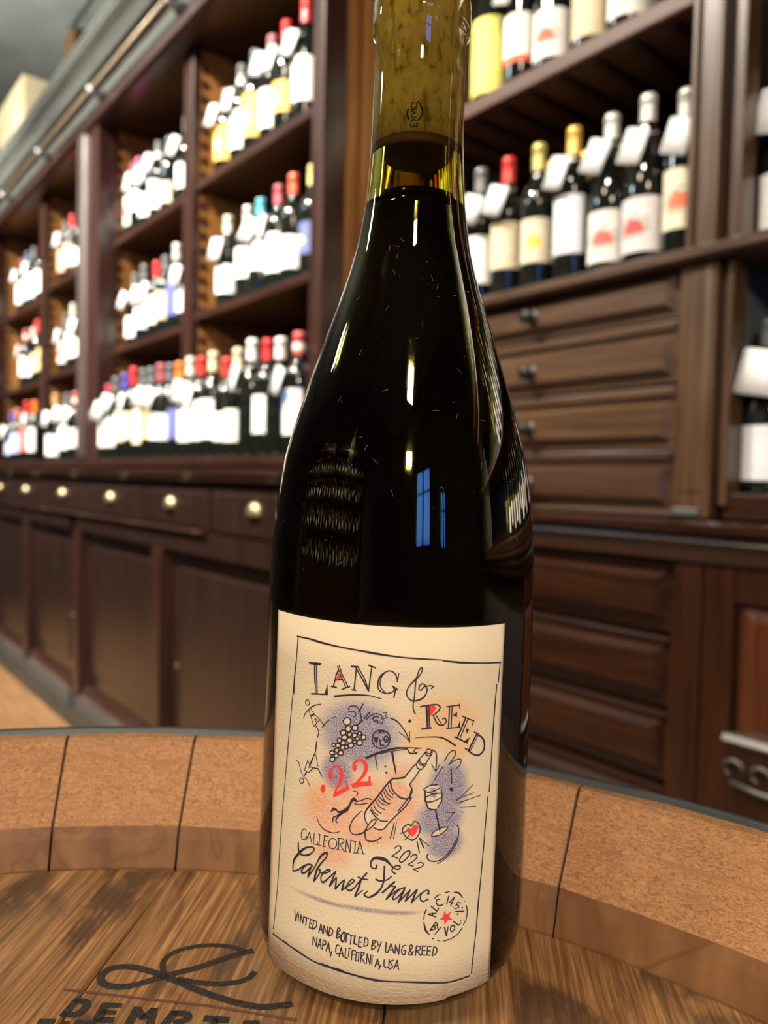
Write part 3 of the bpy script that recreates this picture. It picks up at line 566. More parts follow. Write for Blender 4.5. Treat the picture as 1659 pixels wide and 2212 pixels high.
LABEL_ART = {  # hundredths of a millimetre on the label: x, z, pen width
 'border': """sk -3141,10000,30,-2703,10010,30,-2357,9980,43,-1736,9930,30,-1128,9890,30,-817,9860,47,-600,9840,43,-42,9790,30,515,9760,30,1045,9730,21
sk 1068,9710,26,1513,9650,39,1708,9630,39,2122,9590,26,2932,9520,26
lk -3100,10010,26,-3140,9400,26,-3203,8840,34,-3203,8410,30
sk -3208,8800,21,-3299,7860,21,-3396,6820,26,-3468,5960,21,-3545,5140,21
sk -3545,5140,21,-3566,4780,21,-3639,3810,21,-3688,2840,21,-3777,2040,21,-3847,1480,21
lk 2912,9520,26,2867,8970,26
sk 2810,8930,26,2759,8080,34,2731,7180,26,2710,6460,26,2693,6010,26
sk 2651,5880,26,2612,5280,26,2573,4560,26,2519,3710,26,2467,3040,34,2423,2230,26,2367,1650,26,2323,1070,26
sk -3858,1340,30,-3231,1380,30,-2692,1360,43,-2171,1300,30,-1655,1300,47,-1318,1280,47,-681,1230,30,-329,1200,43,-155,1190,30,366,1180,30,899,1130,39,1364,1050,30,1656,1020,30,1935,1020,30,2258,1020,30
lk -3307,1400,21,-2632,1370,21
lk -1918,1320,21,-1273,1310,21
lk -859,1220,21,-328,1170,21""",
 'title_lettering': """lk -2455,9370,34,-2443,9080,34,-2421,8850,34
lk -2429,9050,17,-2373,8590,17
lk -2395,9420,25,-2380,9060,25,-2337,8590,25
lk -2660,9370,26,-2582,9370,26,-2238,9410,26
lk -2593,9340,19,-2260,9370,19
lk -2533,8540,30,-1999,8620,30
fk -2102,8620,-2016,8900,-1994,8610
lk -1706,9290,34,-1766,9170,34
lk -1767,9190,25,-1793,9020,25,-1841,8850,25
lk -1738,9400,23,-1685,9300,23,-1469,8860,23
lk -1690,9430,23,-1586,9200,23,-1409,8900,23
lk -1819,9020,26,-1603,9080,26
fr -1689,9240,-1763,9080,-1603,9100
lk -1900,8850,30,-1743,8840,30
lk -1572,8820,25,-1359,8920,25
lk -1202,9430,28,-1217,9180,28,-1241,8850,28
lk -1337,9450,38,-1157,9460,38
lk -1206,9420,28,-1027,9150,28,-861,8870,28
lk -1157,9460,25,-980,9190,25,-848,8880,25
lk -787,9490,25,-816,9220,25,-851,8850,25
lk -872,9530,30,-691,9480,30
lk -1309,8840,26,-1194,8840,26
lk -82,9360,23,-112,9150,23
sk -120,9210,25,-166,9340,25,-282,9420,25,-412,9390,25,-541,9280,34,-607,9130,34,-606,8970,25,-545,8880,25,-411,8830,25,-280,8850,25,-188,8910,25
sk -458,9340,21,-530,9230,21,-556,9070,21,-510,8940,21,-411,8850,21
fk -253,9060,-144,9000,-50,8930,-131,8920,-192,8930
lk -151,8930,26,-185,8730,26
sk -1798,8600,38,-1483,8670,34,-1180,8720,34,-847,8740,23,-692,8720,19,-510,8680,19
sk 782,8980,25,832,9030,25,750,9060,25,644,9040,25,578,9020,25,523,8950,25,462,8960,25,463,9040,25,536,9110,25,614,9070,25,670,8970,25,657,8870,25,588,8750,34,458,8680,38,307,8660,30,191,8730,25,139,8840,25,163,8970,25,252,9110,25,361,9230,38,470,9340,25,526,9470,25,500,9530,25,446,9470,25,399,9320,25,371,9190,25,359,9020,25,345,8750,25,320,8560,25,339,8410,25,386,8320,25
fk 296,8130,290,8110,271,8090,246,8080,223,8100,208,8120,207,8140,220,8160,243,8180,268,8170,288,8160
lk 671,8520,42,701,8240,42,725,7970,42
lk 732,8520,23,778,7970,23
sk 512,8510,28,693,8540,28,926,8560,28,1030,8510,28,1011,8400,28,859,8280,28
fr 741,8540,887,8540,926,8460,847,8320,782,8250,758,8370
sk 869,8260,26,965,8080,26,1088,8000,26,1196,8050,26,1224,8120,26,1181,8190,26,1121,8170,26
lk 928,8280,19,1022,8150,19,1107,8020,19
lk 567,7920,30,823,7950,30
lk 1304,8490,28,1293,7930,28
lk 1376,8490,23,1369,7940,23
lk 1218,8490,25,1592,8510,25
lk 1570,8540,19,1603,8420,19
fk 1403,8260,1530,8330,1528,8190
lk 1243,7910,23,1630,7920,23
fk 1555,7930,1625,8120,1640,7930
lk 1790,8140,34,1567,7650,34
lk 1857,8110,23,1640,7610,23
lk 1693,8200,23,2050,8040,23
lk 2050,8040,21,1998,7930,21
fk 1803,7870,1913,7840,1847,7710
lk 1481,7670,28,1872,7470,28
fk 1768,7530,1956,7620,1872,7470
lk 2159,7670,38,1916,7260,38
lk 2214,7640,19,1970,7240,19
lk 2077,7740,23,2242,7650,23
lk 1811,7330,26,1963,7230,26
sk 2201,7650,28,2368,7530,38,2443,7360,42,2417,7190,42,2266,7090,38,2096,7130,28,1928,7240,28
sk 410,7690,9,572,7700,15,726,7710,19,1000,7700,26,1224,7630,30,1513,7440,34""",
 'year_numerals': """fr -1972,6080,-1977,6040,-1992,6000,-2017,5970,-2047,5950,-2078,5950,-2105,5970,-2124,6000,-2132,6050,-2127,6090,-2112,6130,-2086,6160,-2056,6180,-2025,6180,-1998,6160,-1980,6120
fr -1752,6470,-1756,6430,-1771,6390,-1794,6370,-1822,6360,-1851,6360,-1876,6370,-1894,6400,-1901,6440,-1897,6480,-1881,6510,-1858,6540,-1830,6550,-1801,6550,-1776,6530,-1759,6500
sr -1876,6500,38,-1822,6630,42,-1706,6740,49,-1588,6730,68,-1515,6610,79,-1520,6440,76,-1592,6250,57,-1661,6100,42,-1722,5900,26
lr -1677,5980,76,-1492,6110,76,-1321,6230,87
lr -1374,6390,30,-1321,6240,57
fr -1092,6810,-1096,6770,-1109,6740,-1129,6720,-1154,6700,-1180,6710,-1202,6730,-1217,6760,-1223,6790,-1220,6830,-1207,6860,-1186,6890,-1161,6900,-1136,6890,-1114,6870,-1099,6850
sr -1201,6840,38,-1145,6940,49,-1009,7020,60,-889,6970,76,-837,6860,83,-866,6710,72,-962,6550,57,-1085,6400,42,-1191,6290,34
lr -1182,6310,94,-976,6380,94,-724,6430,94
lr -740,6600,42,-744,6430,42""",
 'drawing': """lk -2590,8290,17,-2600,8250,17,-2631,8210,17,-2672,8200,17,-2713,8210,17,-2738,8240,17,-2740,8280,17,-2718,8320,17,-2679,8340,17,-2637,8350,17,-2603,8330,17,-2590,8290,17
sk -2787,7810,17,-2731,7960,17,-2555,8150,23,-2385,8260,17,-2206,8320,17
lk -2610,8090,17,-2525,7910,17,-2404,7670,17
lk -2535,8140,17,-2423,8010,17,-2225,7910,17,-2074,7760,17
lk -2521,7940,34,-2411,8010,34
lk -2393,7870,15,-2352,7900,15,-2288,7820,15,-2219,7890,15
lk -2393,7870,17,-2321,7790,17,-2404,7680,17
lk -2367,7730,21,-2281,7640,21,-2239,7550,21,-2276,7410,21
lk -2135,7710,19,-2065,7810,19,-1917,7950,19
lk -1874,7990,13,-1746,8060,13
sk -2301,7290,23,-2320,7100,30,-2350,6960,23,-2516,6600,23
lk -2318,6940,15,-2281,6790,15,-2226,6620,15
lk -2399,6820,21,-2538,6520,21
lk -3008,6600,17,-2920,6590,17,-2825,6360,17,-2751,6260,17
lk -2585,6720,17,-2690,6410,17,-2545,6380,17,-2412,6520,17,-2516,6600,17,-2585,6720,17
lk -2425,6550,23,-2231,6570,23,-2094,6390,23
lk -2622,6370,23,-2723,6230,23
lk -2710,6120,17,-2720,6070,17,-2751,6040,17,-2793,6020,17,-2833,6030,17,-2858,6050,17,-2860,6100,17,-2838,6140,17,-2800,6170,17,-2757,6170,17,-2724,6160,17,-2710,6120,17
sk -2696,6220,17,-2569,6160,17,-2500,6040,17
fp -1300,8000,-1307,7960,-1329,7930,-1362,7900,-1402,7890,-1444,7890,-1479,7910,-1503,7940,-1513,7970,-1506,8010,-1484,8050,-1450,8070,-1410,8090,-1369,8090,-1334,8070,-1310,8040
lk -1300,8000,26,-1307,7960,26,-1329,7930,26,-1362,7900,26,-1402,7890,26,-1444,7890,26,-1479,7910,26,-1503,7940,26,-1513,7970,26,-1506,8010,26,-1484,8050,26,-1450,8070,26,-1410,8090,26,-1369,8090,26,-1334,8070,26,-1310,8040,26,-1300,8000,26
fp -1279,7810,-1291,7770,-1326,7730,-1374,7720,-1418,7730,-1446,7770,-1447,7810,-1423,7850,-1379,7880,-1332,7880,-1294,7850
lk -1279,7810,26,-1291,7770,26,-1326,7730,26,-1374,7720,26,-1418,7730,26,-1446,7770,26,-1447,7810,26,-1423,7850,26,-1379,7880,26,-1332,7880,26,-1294,7850,26,-1279,7810,26
fp -1099,7850,-1109,7810,-1142,7780,-1186,7770,-1228,7780,-1254,7810,-1255,7860,-1232,7900,-1192,7920,-1147,7920,-1113,7890
lk -1099,7850,26,-1109,7810,26,-1142,7780,26,-1186,7770,26,-1228,7780,26,-1254,7810,26,-1255,7860,26,-1232,7900,26,-1192,7920,26,-1147,7920,26,-1113,7890,26,-1099,7850,26
fp -1426,7690,-1436,7640,-1469,7610,-1513,7600,-1554,7610,-1579,7640,-1581,7680,-1558,7720,-1518,7740,-1474,7750,-1439,7720
lk -1426,7690,26,-1436,7640,26,-1469,7610,26,-1513,7600,26,-1554,7610,26,-1579,7640,26,-1581,7680,26,-1558,7720,26,-1518,7740,26,-1474,7750,26,-1439,7720,26,-1426,7690,26
fp -1262,7660,-1270,7630,-1295,7600,-1329,7590,-1360,7600,-1380,7630,-1381,7660,-1364,7690,-1333,7710,-1299,7710,-1272,7690
lk -1262,7660,26,-1270,7630,26,-1295,7600,26,-1329,7590,26,-1360,7600,26,-1380,7630,26,-1381,7660,26,-1364,7690,26,-1333,7710,26,-1299,7710,26,-1272,7690,26,-1262,7660,26
fp -1117,7660,-1127,7620,-1154,7590,-1192,7580,-1227,7590,-1249,7620,-1250,7660,-1231,7690,-1197,7710,-1159,7710,-1129,7690
lk -1117,7660,26,-1127,7620,26,-1154,7590,26,-1192,7580,26,-1227,7590,26,-1249,7620,26,-1250,7660,26,-1231,7690,26,-1197,7710,26,-1159,7710,26,-1129,7690,26,-1117,7660,26
fp -997,7720,-1004,7700,-1025,7670,-1053,7670,-1080,7680,-1097,7700,-1098,7720,-1083,7750,-1057,7770,-1028,7760,-1006,7750
lk -997,7720,26,-1004,7700,26,-1025,7670,26,-1053,7670,26,-1080,7680,26,-1097,7700,26,-1098,7720,26,-1083,7750,26,-1057,7770,26,-1028,7760,26,-1006,7750,26,-997,7720,26
fp -873,7640,-882,7600,-909,7570,-946,7560,-981,7580,-1002,7600,-1003,7640,-984,7670,-951,7690,-914,7690,-884,7670
lk -873,7640,26,-882,7600,26,-909,7570,26,-946,7560,26,-981,7580,26,-1002,7600,26,-1003,7640,26,-984,7670,26,-951,7690,26,-914,7690,26,-884,7670,26,-873,7640,26
fp -1384,7570,-1395,7520,-1427,7490,-1471,7480,-1512,7490,-1537,7520,-1538,7560,-1515,7600,-1476,7630,-1432,7630,-1398,7600
lk -1384,7570,26,-1395,7520,26,-1427,7490,26,-1471,7480,26,-1512,7490,26,-1537,7520,26,-1538,7560,26,-1515,7600,26,-1476,7630,26,-1432,7630,26,-1398,7600,26,-1384,7570,26
fp -1236,7510,-1247,7470,-1280,7430,-1325,7420,-1367,7430,-1394,7470,-1395,7510,-1372,7550,-1331,7570,-1285,7570,-1250,7550
lk -1236,7510,26,-1247,7470,26,-1280,7430,26,-1325,7420,26,-1367,7430,26,-1394,7470,26,-1395,7510,26,-1372,7550,26,-1331,7570,26,-1285,7570,26,-1250,7550,26,-1236,7510,26
fp -1053,7580,-1060,7550,-1083,7520,-1114,7520,-1143,7520,-1161,7550,-1162,7580,-1146,7610,-1118,7620,-1087,7620,-1062,7600
lk -1053,7580,26,-1060,7550,26,-1083,7520,26,-1114,7520,26,-1143,7520,26,-1161,7550,26,-1162,7580,26,-1146,7610,26,-1118,7620,26,-1087,7620,26,-1062,7600,26,-1053,7580,26
fp -1542,7460,-1551,7430,-1577,7400,-1612,7390,-1644,7400,-1665,7420,-1666,7450,-1648,7490,-1616,7500,-1580,7510,-1553,7490
lk -1542,7460,26,-1551,7430,26,-1577,7400,26,-1612,7390,26,-1644,7400,26,-1665,7420,26,-1666,7450,26,-1648,7490,26,-1616,7500,26,-1580,7510,26,-1553,7490,26,-1542,7460,26
fp -1127,7480,-1133,7460,-1153,7440,-1179,7430,-1204,7440,-1220,7460,-1221,7480,-1207,7510,-1183,7520,-1156,7520,-1135,7510
lk -1127,7480,26,-1133,7460,26,-1153,7440,26,-1179,7430,26,-1204,7440,26,-1220,7460,26,-1221,7480,26,-1207,7510,26,-1183,7520,26,-1156,7520,26,-1135,7510,26,-1127,7480,26
fp -965,7480,-975,7440,-1005,7410,-1047,7390,-1086,7410,-1110,7440,-1112,7480,-1090,7520,-1052,7540,-1010,7540,-978,7520
lk -965,7480,26,-975,7440,26,-1005,7410,26,-1047,7390,26,-1086,7410,26,-1110,7440,26,-1112,7480,26,-1090,7520,26,-1052,7540,26,-1010,7540,26,-978,7520,26,-965,7480,26
fp -1432,7410,-1441,7370,-1468,7350,-1505,7340,-1540,7340,-1561,7370,-1562,7410,-1543,7440,-1510,7460,-1473,7460,-1444,7440
lk -1432,7410,26,-1441,7370,26,-1468,7350,26,-1505,7340,26,-1540,7340,26,-1561,7370,26,-1562,7410,26,-1543,7440,26,-1510,7460,26,-1473,7460,26,-1444,7440,26,-1432,7410,26
fp -1203,7380,-1213,7340,-1243,7310,-1283,7300,-1321,7310,-1345,7340,-1346,7380,-1325,7420,-1288,7440,-1248,7440,-1216,7420
lk -1203,7380,26,-1213,7340,26,-1243,7310,26,-1283,7300,26,-1321,7310,26,-1345,7340,26,-1346,7380,26,-1325,7420,26,-1288,7440,26,-1248,7440,26,-1216,7420,26,-1203,7380,26
fp -1575,7320,-1584,7280,-1612,7260,-1649,7250,-1685,7250,-1706,7280,-1708,7310,-1688,7350,-1654,7370,-1616,7370,-1587,7350
lk -1575,7320,26,-1584,7280,26,-1612,7260,26,-1649,7250,26,-1685,7250,26,-1706,7280,26,-1708,7310,26,-1688,7350,26,-1654,7370,26,-1616,7370,26,-1587,7350,26,-1575,7320,26
fp -1715,7320,-1722,7290,-1743,7270,-1772,7260,-1799,7260,-1816,7280,-1817,7310,-1802,7340,-1776,7350,-1747,7350,-1724,7340
lk -1715,7320,26,-1722,7290,26,-1743,7270,26,-1772,7260,26,-1799,7260,26,-1816,7280,26,-1817,7310,26,-1802,7340,26,-1776,7350,26,-1747,7350,26,-1724,7340,26,-1715,7320,26
fp -1347,7320,-1353,7290,-1374,7270,-1401,7270,-1426,7270,-1442,7290,-1443,7320,-1429,7340,-1404,7360,-1377,7360,-1355,7340
lk -1347,7320,26,-1353,7290,26,-1374,7270,26,-1401,7270,26,-1426,7270,26,-1442,7290,26,-1443,7320,26,-1429,7340,26,-1404,7360,26,-1377,7360,26,-1355,7340,26,-1347,7320,26
fp -1438,7290,-1447,7250,-1474,7230,-1511,7210,-1546,7220,-1567,7250,-1568,7280,-1549,7320,-1515,7340,-1478,7340,-1449,7320
lk -1438,7290,26,-1447,7250,26,-1474,7230,26,-1511,7210,26,-1546,7220,26,-1567,7250,26,-1568,7280,26,-1549,7320,26,-1515,7340,26,-1478,7340,26,-1449,7320,26,-1438,7290,26
fp -1612,7190,-1621,7150,-1647,7130,-1682,7120,-1716,7130,-1736,7150,-1738,7180,-1719,7210,-1687,7230,-1651,7230,-1623,7220
lk -1612,7190,26,-1621,7150,26,-1647,7130,26,-1682,7120,26,-1716,7130,26,-1736,7150,26,-1738,7180,26,-1719,7210,26,-1687,7230,26,-1651,7230,26,-1623,7220,26,-1612,7190,26
fp -1480,7140,-1490,7100,-1519,7070,-1558,7060,-1595,7070,-1618,7090,-1619,7130,-1599,7170,-1563,7190,-1523,7190,-1492,7170
lk -1480,7140,26,-1490,7100,26,-1519,7070,26,-1558,7060,26,-1595,7070,26,-1618,7090,26,-1619,7130,26,-1599,7170,26,-1563,7190,26,-1523,7190,26,-1492,7170,26,-1480,7140,26
fp -1746,7100,-1755,7060,-1781,7040,-1818,7020,-1852,7030,-1873,7060,-1874,7090,-1855,7120,-1822,7140,-1785,7140,-1757,7130
lk -1746,7100,26,-1755,7060,26,-1781,7040,26,-1818,7020,26,-1852,7030,26,-1873,7060,26,-1874,7090,26,-1855,7120,26,-1822,7140,26,-1785,7140,26,-1757,7130,26,-1746,7100,26
fp -1625,7040,-1634,7010,-1658,6980,-1691,6970,-1723,6980,-1742,7000,-1743,7030,-1726,7060,-1695,7080,-1662,7080,-1636,7070
lk -1625,7040,26,-1634,7010,26,-1658,6980,26,-1691,6970,26,-1723,6980,26,-1742,7000,26,-1743,7030,26,-1726,7060,26,-1695,7080,26,-1662,7080,26,-1636,7070,26,-1625,7040,26
fp -1716,6930,-1726,6890,-1756,6860,-1797,6850,-1835,6850,-1859,6880,-1860,6920,-1839,6950,-1802,6980,-1761,6980,-1728,6960
lk -1716,6930,26,-1726,6890,26,-1756,6860,26,-1797,6850,26,-1835,6850,26,-1859,6880,26,-1860,6920,26,-1839,6950,26,-1802,6980,26,-1761,6980,26,-1728,6960,26,-1716,6930,26
lk -1121,7930,26,-998,8060,34,-1025,8170,26,-1072,8320,26,-984,8500,26
sk -1067,8340,19,-1097,8350,19,-1169,8420,19,-1289,8410,19,-1372,8360,19,-1351,8270,19,-1244,8280,19,-1179,8240,19,-1170,8170,19,-1238,8130,19
lk -941,8120,28,-783,8310,28
sk -885,8090,21,-770,8220,21,-619,8280,21,-494,8250,21,-471,8150,21
sk -559,8200,23,-654,8200,23,-710,8150,23,-669,8080,23,-574,8100,23
lk -449,8320,15,-351,8330,15,-389,8250,15,-335,8210,15,-439,8150,15,-457,8020,15,-515,8070,15,-572,8030,15,-593,8090,15
sk -274,8190,15,-121,8140,30,15,8020,23,154,7830,23,272,7580,23
lk 256,7860,15,272,7580,15
lk -16,7830,15,139,7720,15,272,7580,15
lk -243,7640,25,-257,7540,25,-305,7460,25,-379,7400,25,-468,7380,25,-558,7390,25,-637,7430,25,-691,7510,25,-713,7600,25,-698,7690,25,-649,7780,25,-575,7840,25,-485,7860,25,-395,7850,25,-317,7800,25,-264,7730,25,-243,7640,25
lk -534,7780,42,-469,7840,42,-408,7820,42
fk -550,7590,-557,7560,-579,7530,-608,7520,-636,7540,-654,7560,-655,7600,-640,7630,-613,7640,-583,7640,-560,7620
lk -672,7640,26,-558,7650,26
lk -288,7630,25,-295,7590,25,-318,7560,25,-349,7550,25,-379,7570,25,-398,7600,25,-399,7650,25,-384,7690,25,-355,7710,25,-323,7700,25,-298,7680,25,-288,7630,25
fk -319,7610,-322,7600,-332,7590,-346,7590,-359,7590,-367,7600,-367,7620,-360,7630,-348,7630,-334,7630,-323,7620
lk -503,7600,26,-484,7450,26,-405,7470,26
sk -845,7090,49,-562,7240,49,-150,7390,45,112,7420,34,329,7430,15
lk -523,7230,15,-148,7330,15,227,7390,15
lk -24,7410,17,221,7430,17,587,7420,17
lk -21,7350,15,222,7400,15
sk 243,7360,26,283,7290,26,458,7280,26
sk 587,7420,17,431,7400,17,385,7340,17,477,7290,17
lk -607,7160,23,-581,6990,23
lk -592,7020,17,-537,6810,17
lk -176,7300,42,-136,7100,42
lk -144,7110,34,-100,6940,34,-57,6730,19
fk -314,6910,-318,6900,-329,6890,-344,6890,-357,6890,-366,6900,-366,6920,-359,6930,-346,6940,-331,6940,-319,6930
fk -274,6750,-279,6730,-292,6720,-310,6720,-327,6720,-337,6740,-337,6760,-328,6770,-312,6780,-294,6780,-280,6770
fp -9,6610,-158,6580,-304,6410,-740,5800,-827,5610,-805,5440,-723,5330,-451,5230,-318,5260,-10,5640,352,6090,371,6320,319,6450,514,6840,659,7070,597,7160,502,7140,340,6900,161,6630
lk 850,7330,19,840,7300,19,811,7270,19,772,7270,19,735,7290,19,713,7320,19,712,7350,19,732,7380,19,767,7390,19,807,7390,19,837,7360,19,850,7330,19
sk 683,7310,26,716,7240,26,785,7210,26,861,7260,26,870,7360,26
lk 675,7290,21,519,7100,21,456,7000,21,498,6890,21,605,6850,21,726,6980,21,732,7050,21,852,7230,21
sk 536,7140,25,559,7050,25,638,6990,25,724,7020,25
sk 501,7060,19,562,6980,19,659,6950,19
lk 437,6990,26,346,6890,26,175,6650,26,5,6620,26
sk 557,6840,23,450,6660,23,319,6480,23,325,6430,23,371,6330,30,362,6220,30,272,6080,30,139,6090,26,24,6130,26
sk 358,6310,26,308,6120,26,164,5920,26,38,5750,26
sk 161,6630,23,-9,6610,34,-140,6590,34,-304,6410,34,-520,6090,34,-740,5800,34,-827,5630,26,-826,5480,23,-743,5330,23
sk -190,6510,38,-140,6330,26,8,6160,26,200,6080,26,370,6120,26
sk 352,6090,26,208,5860,26,-10,5640,26,-228,5380,26,-318,5260,26,-451,5230,26,-577,5270,26
sk -690,5740,23,-558,5570,28,-402,5470,23,-228,5470,23
sk -247,6420,19,-192,6260,19,-87,6170,19
sk -319,6320,19,-244,6180,19,-118,6090,19
sk -358,6250,19,-297,6120,19,-186,6040,19
sk -409,6180,19,-339,6020,19,-219,5920,19
sk -463,6090,19,-346,5990,19,-178,5940,19
sk -498,6020,19,-406,5930,19,-262,5890,19
sk -554,5970,19,-452,5840,19,-299,5760,19
sk -612,5890,19,-530,5740,19,-396,5660,19
sk -667,5800,19,-601,5680,19,-483,5610,19
sk -921,5670,15,-1082,5500,23,-1177,5350,23,-1230,5150,23,-1145,5030,23,-1005,5030,30,-832,5120,30,-796,5200,23,-650,5440,23,-537,5490,23,-552,5390,23,-681,5240,23,-795,5170,23
sk -814,5150,26,-787,4960,26,-708,4900,26,-535,4920,26,-376,5030,26
lk -478,4940,15,-470,4860,15
sk -1619,5570,26,-1555,5540,38,-1451,5560,64,-1330,5650,76,-1263,5760,42,-1207,5890,45,-1139,5950,76,-1088,5930,49
fk -1817,5470,-1718,5640,-1621,5620,-1576,5550,-1662,5560,-1747,5520
sk -1470,5520,45,-1614,5420,26,-1698,5370,26,-1725,5240,26
sk -1490,5490,26,-1601,5370,26,-1626,5290,26,-1582,5250,26
sk -1097,5900,23,-940,5950,23,-806,6020,23,-666,6010,23
sk -1119,5850,21,-995,5830,21,-760,5910,21
sk -1151,6170,17,-1063,6170,17,-1041,6110,17,-1077,6050,17
sk -2215,5280,11,-2149,5120,19,-2017,5000,23,-1857,4950,26,-1682,4950,19,-1514,5020,15
lk -50,5430,21,-143,5020,21
lk 7,5440,15,-57,5020,15
fr 397,5280,329,5320,255,5260,326,5160,443,5070,526,5170,578,5310,550,5390,460,5390
sk 394,5360,23,336,5400,23,241,5370,23,166,5270,23,196,5160,23,311,5040,23,446,4990,23,577,5090,23,632,5270,23,574,5430,23,466,5480,23,394,5360,23
lk 107,5150,15,332,5240,15
lk 237,4990,17,365,5130,17
lk 406,4960,13,508,4990,13
lk 560,4950,23,633,4650,23
lk 624,5030,28,745,4770,28
lk 628,5030,15,890,4810,15
fp 703,6320,874,6430,1146,6370,1190,6140,1173,5970,1087,5830,1000,5770,860,5810,765,5990
sk 1052,6430,23,874,6430,23,721,6360,23,694,6310,23,823,6240,23,1019,6290,23,1146,6360,23
sk 725,6270,28,743,6050,28,798,5880,28,860,5800,28,1024,5760,28
sk 1149,6300,23,1190,6140,23,1173,5970,23,1083,5830,23
sk 740,6110,23,924,6190,23,1146,6200,23
sk 713,6050,23,765,5990,23,932,5990,23,1152,6070,23
lk 1024,5770,30,1091,5510,30,1168,5200,30
fp 948,5080,1024,5190,1223,5270,1388,5260,1269,5130,1109,5070
sk 948,5080,23,1024,5190,23,1222,5270,23,1388,5260,23,1269,5140,23,1109,5070,23,949,5070,23
sk 866,7370,23,978,7280,23,1001,7060,23,988,6790,23
lk 868,6980,15,988,6790,15,1094,6970,15
sk 1218,7050,21,1343,7250,21,1487,7310,21,1528,7200,21,1435,7050,21,1347,6940,21
sk 1356,6950,19,1541,7050,19,1696,7050,19,1676,6910,19,1552,6810,19
lk 1174,6900,17,949,6530,17
lk 1420,6830,25,1452,6430,25
fk 1508,6270,1500,6240,1475,6220,1442,6220,1411,6240,1393,6260,1391,6290,1408,6320,1438,6330,1471,6320,1497,6300
lk 1601,5950,30,1761,6040,19,2114,6310,15
lk 1761,6020,15,2161,6080,15
lk 1659,5870,26,1833,5910,17,2388,5970,13
lk 1729,5760,17,2229,5700,17
lk 1318,5670,15,1565,5640,15,1380,5440,15
fk 1832,5610,1829,5600,1818,5590,1805,5590,1792,5600,1784,5610,1783,5620,1790,5630,1803,5630,1817,5630,1827,5620
sk 1664,5280,23,1716,5180,23,1710,4990,23,1620,4810,23,1459,4590,23,1258,4420,23,1057,4380,23,895,4430,23,838,4540,23,879,4600,23
sk 1704,4870,21,1583,4670,21,1361,4430,21,1140,4310,21""",
 'vintage_lettering': """sk -20,4760,23,63,4830,23,143,4800,23,109,4700,23,-84,4550,23
lk -84,4550,23,69,4500,23
sk 388,4640,26,357,4700,26,244,4650,26,144,4520,26,123,4420,26,196,4400,26,316,4510,26,388,4640,26
sk 401,4530,23,495,4600,23,577,4560,23,519,4450,23,342,4330,23
lk 342,4330,23,491,4290,23
sk 600,4360,23,696,4380,23,757,4320,23,682,4250,23,486,4210,23
lk 486,4210,23,618,4140,23
sk -2554,4770,19,-2627,4820,19,-2711,4720,19,-2733,4590,19,-2688,4500,19,-2597,4540,19,-2531,4640,19
lk -2556,4510,19,-2439,4780,19,-2361,4510,19
lk -2522,4630,15,-2391,4640,15
lk -2280,4800,19,-2304,4500,19,-2168,4510,19,-2163,4580,19
lk -2102,4810,19,-2118,4510,19
lk -2161,4520,13,-2044,4520,13
lk -2149,4810,13,-2051,4810,13
lk -1953,4820,19,-1975,4510,19
lk -1969,4810,19,-1825,4820,19
lk -1966,4700,15,-1876,4690,15
lk -2021,4510,13,-1907,4520,13
lk -1578,4690,19,-1585,4630,19,-1609,4580,19,-1646,4540,19,-1692,4520,19,-1738,4520,19,-1779,4540,19,-1807,4580,19,-1818,4630,19,-1811,4690,19,-1786,4740,19,-1748,4780,19,-1702,4800,19,-1656,4800,19,-1616,4780,19,-1589,4740,19,-1578,4690,19
lk -1524,4840,19,-1528,4540,19
sk -1560,4830,19,-1424,4850,19,-1377,4790,19,-1436,4710,19,-1523,4690,19
lk -1485,4690,19,-1367,4520,19
lk -1577,4540,13,-1480,4540,13
lk -1326,4520,19,-1305,4850,19,-1197,4520,19,-1183,4850,19
lk -1230,4850,13,-1134,4850,13
lk -1367,4530,13,-1273,4530,13
lk -1062,4840,19,-1067,4530,19
lk -1118,4830,13,-1018,4840,13
lk -1117,4530,13,-1011,4530,13
lk -998,4540,19,-936,4860,19,-837,4540,19
lk -983,4680,15,-881,4680,15
lk -1032,4540,13,-952,4540,13
lk -889,4540,13,-784,4540,13""",
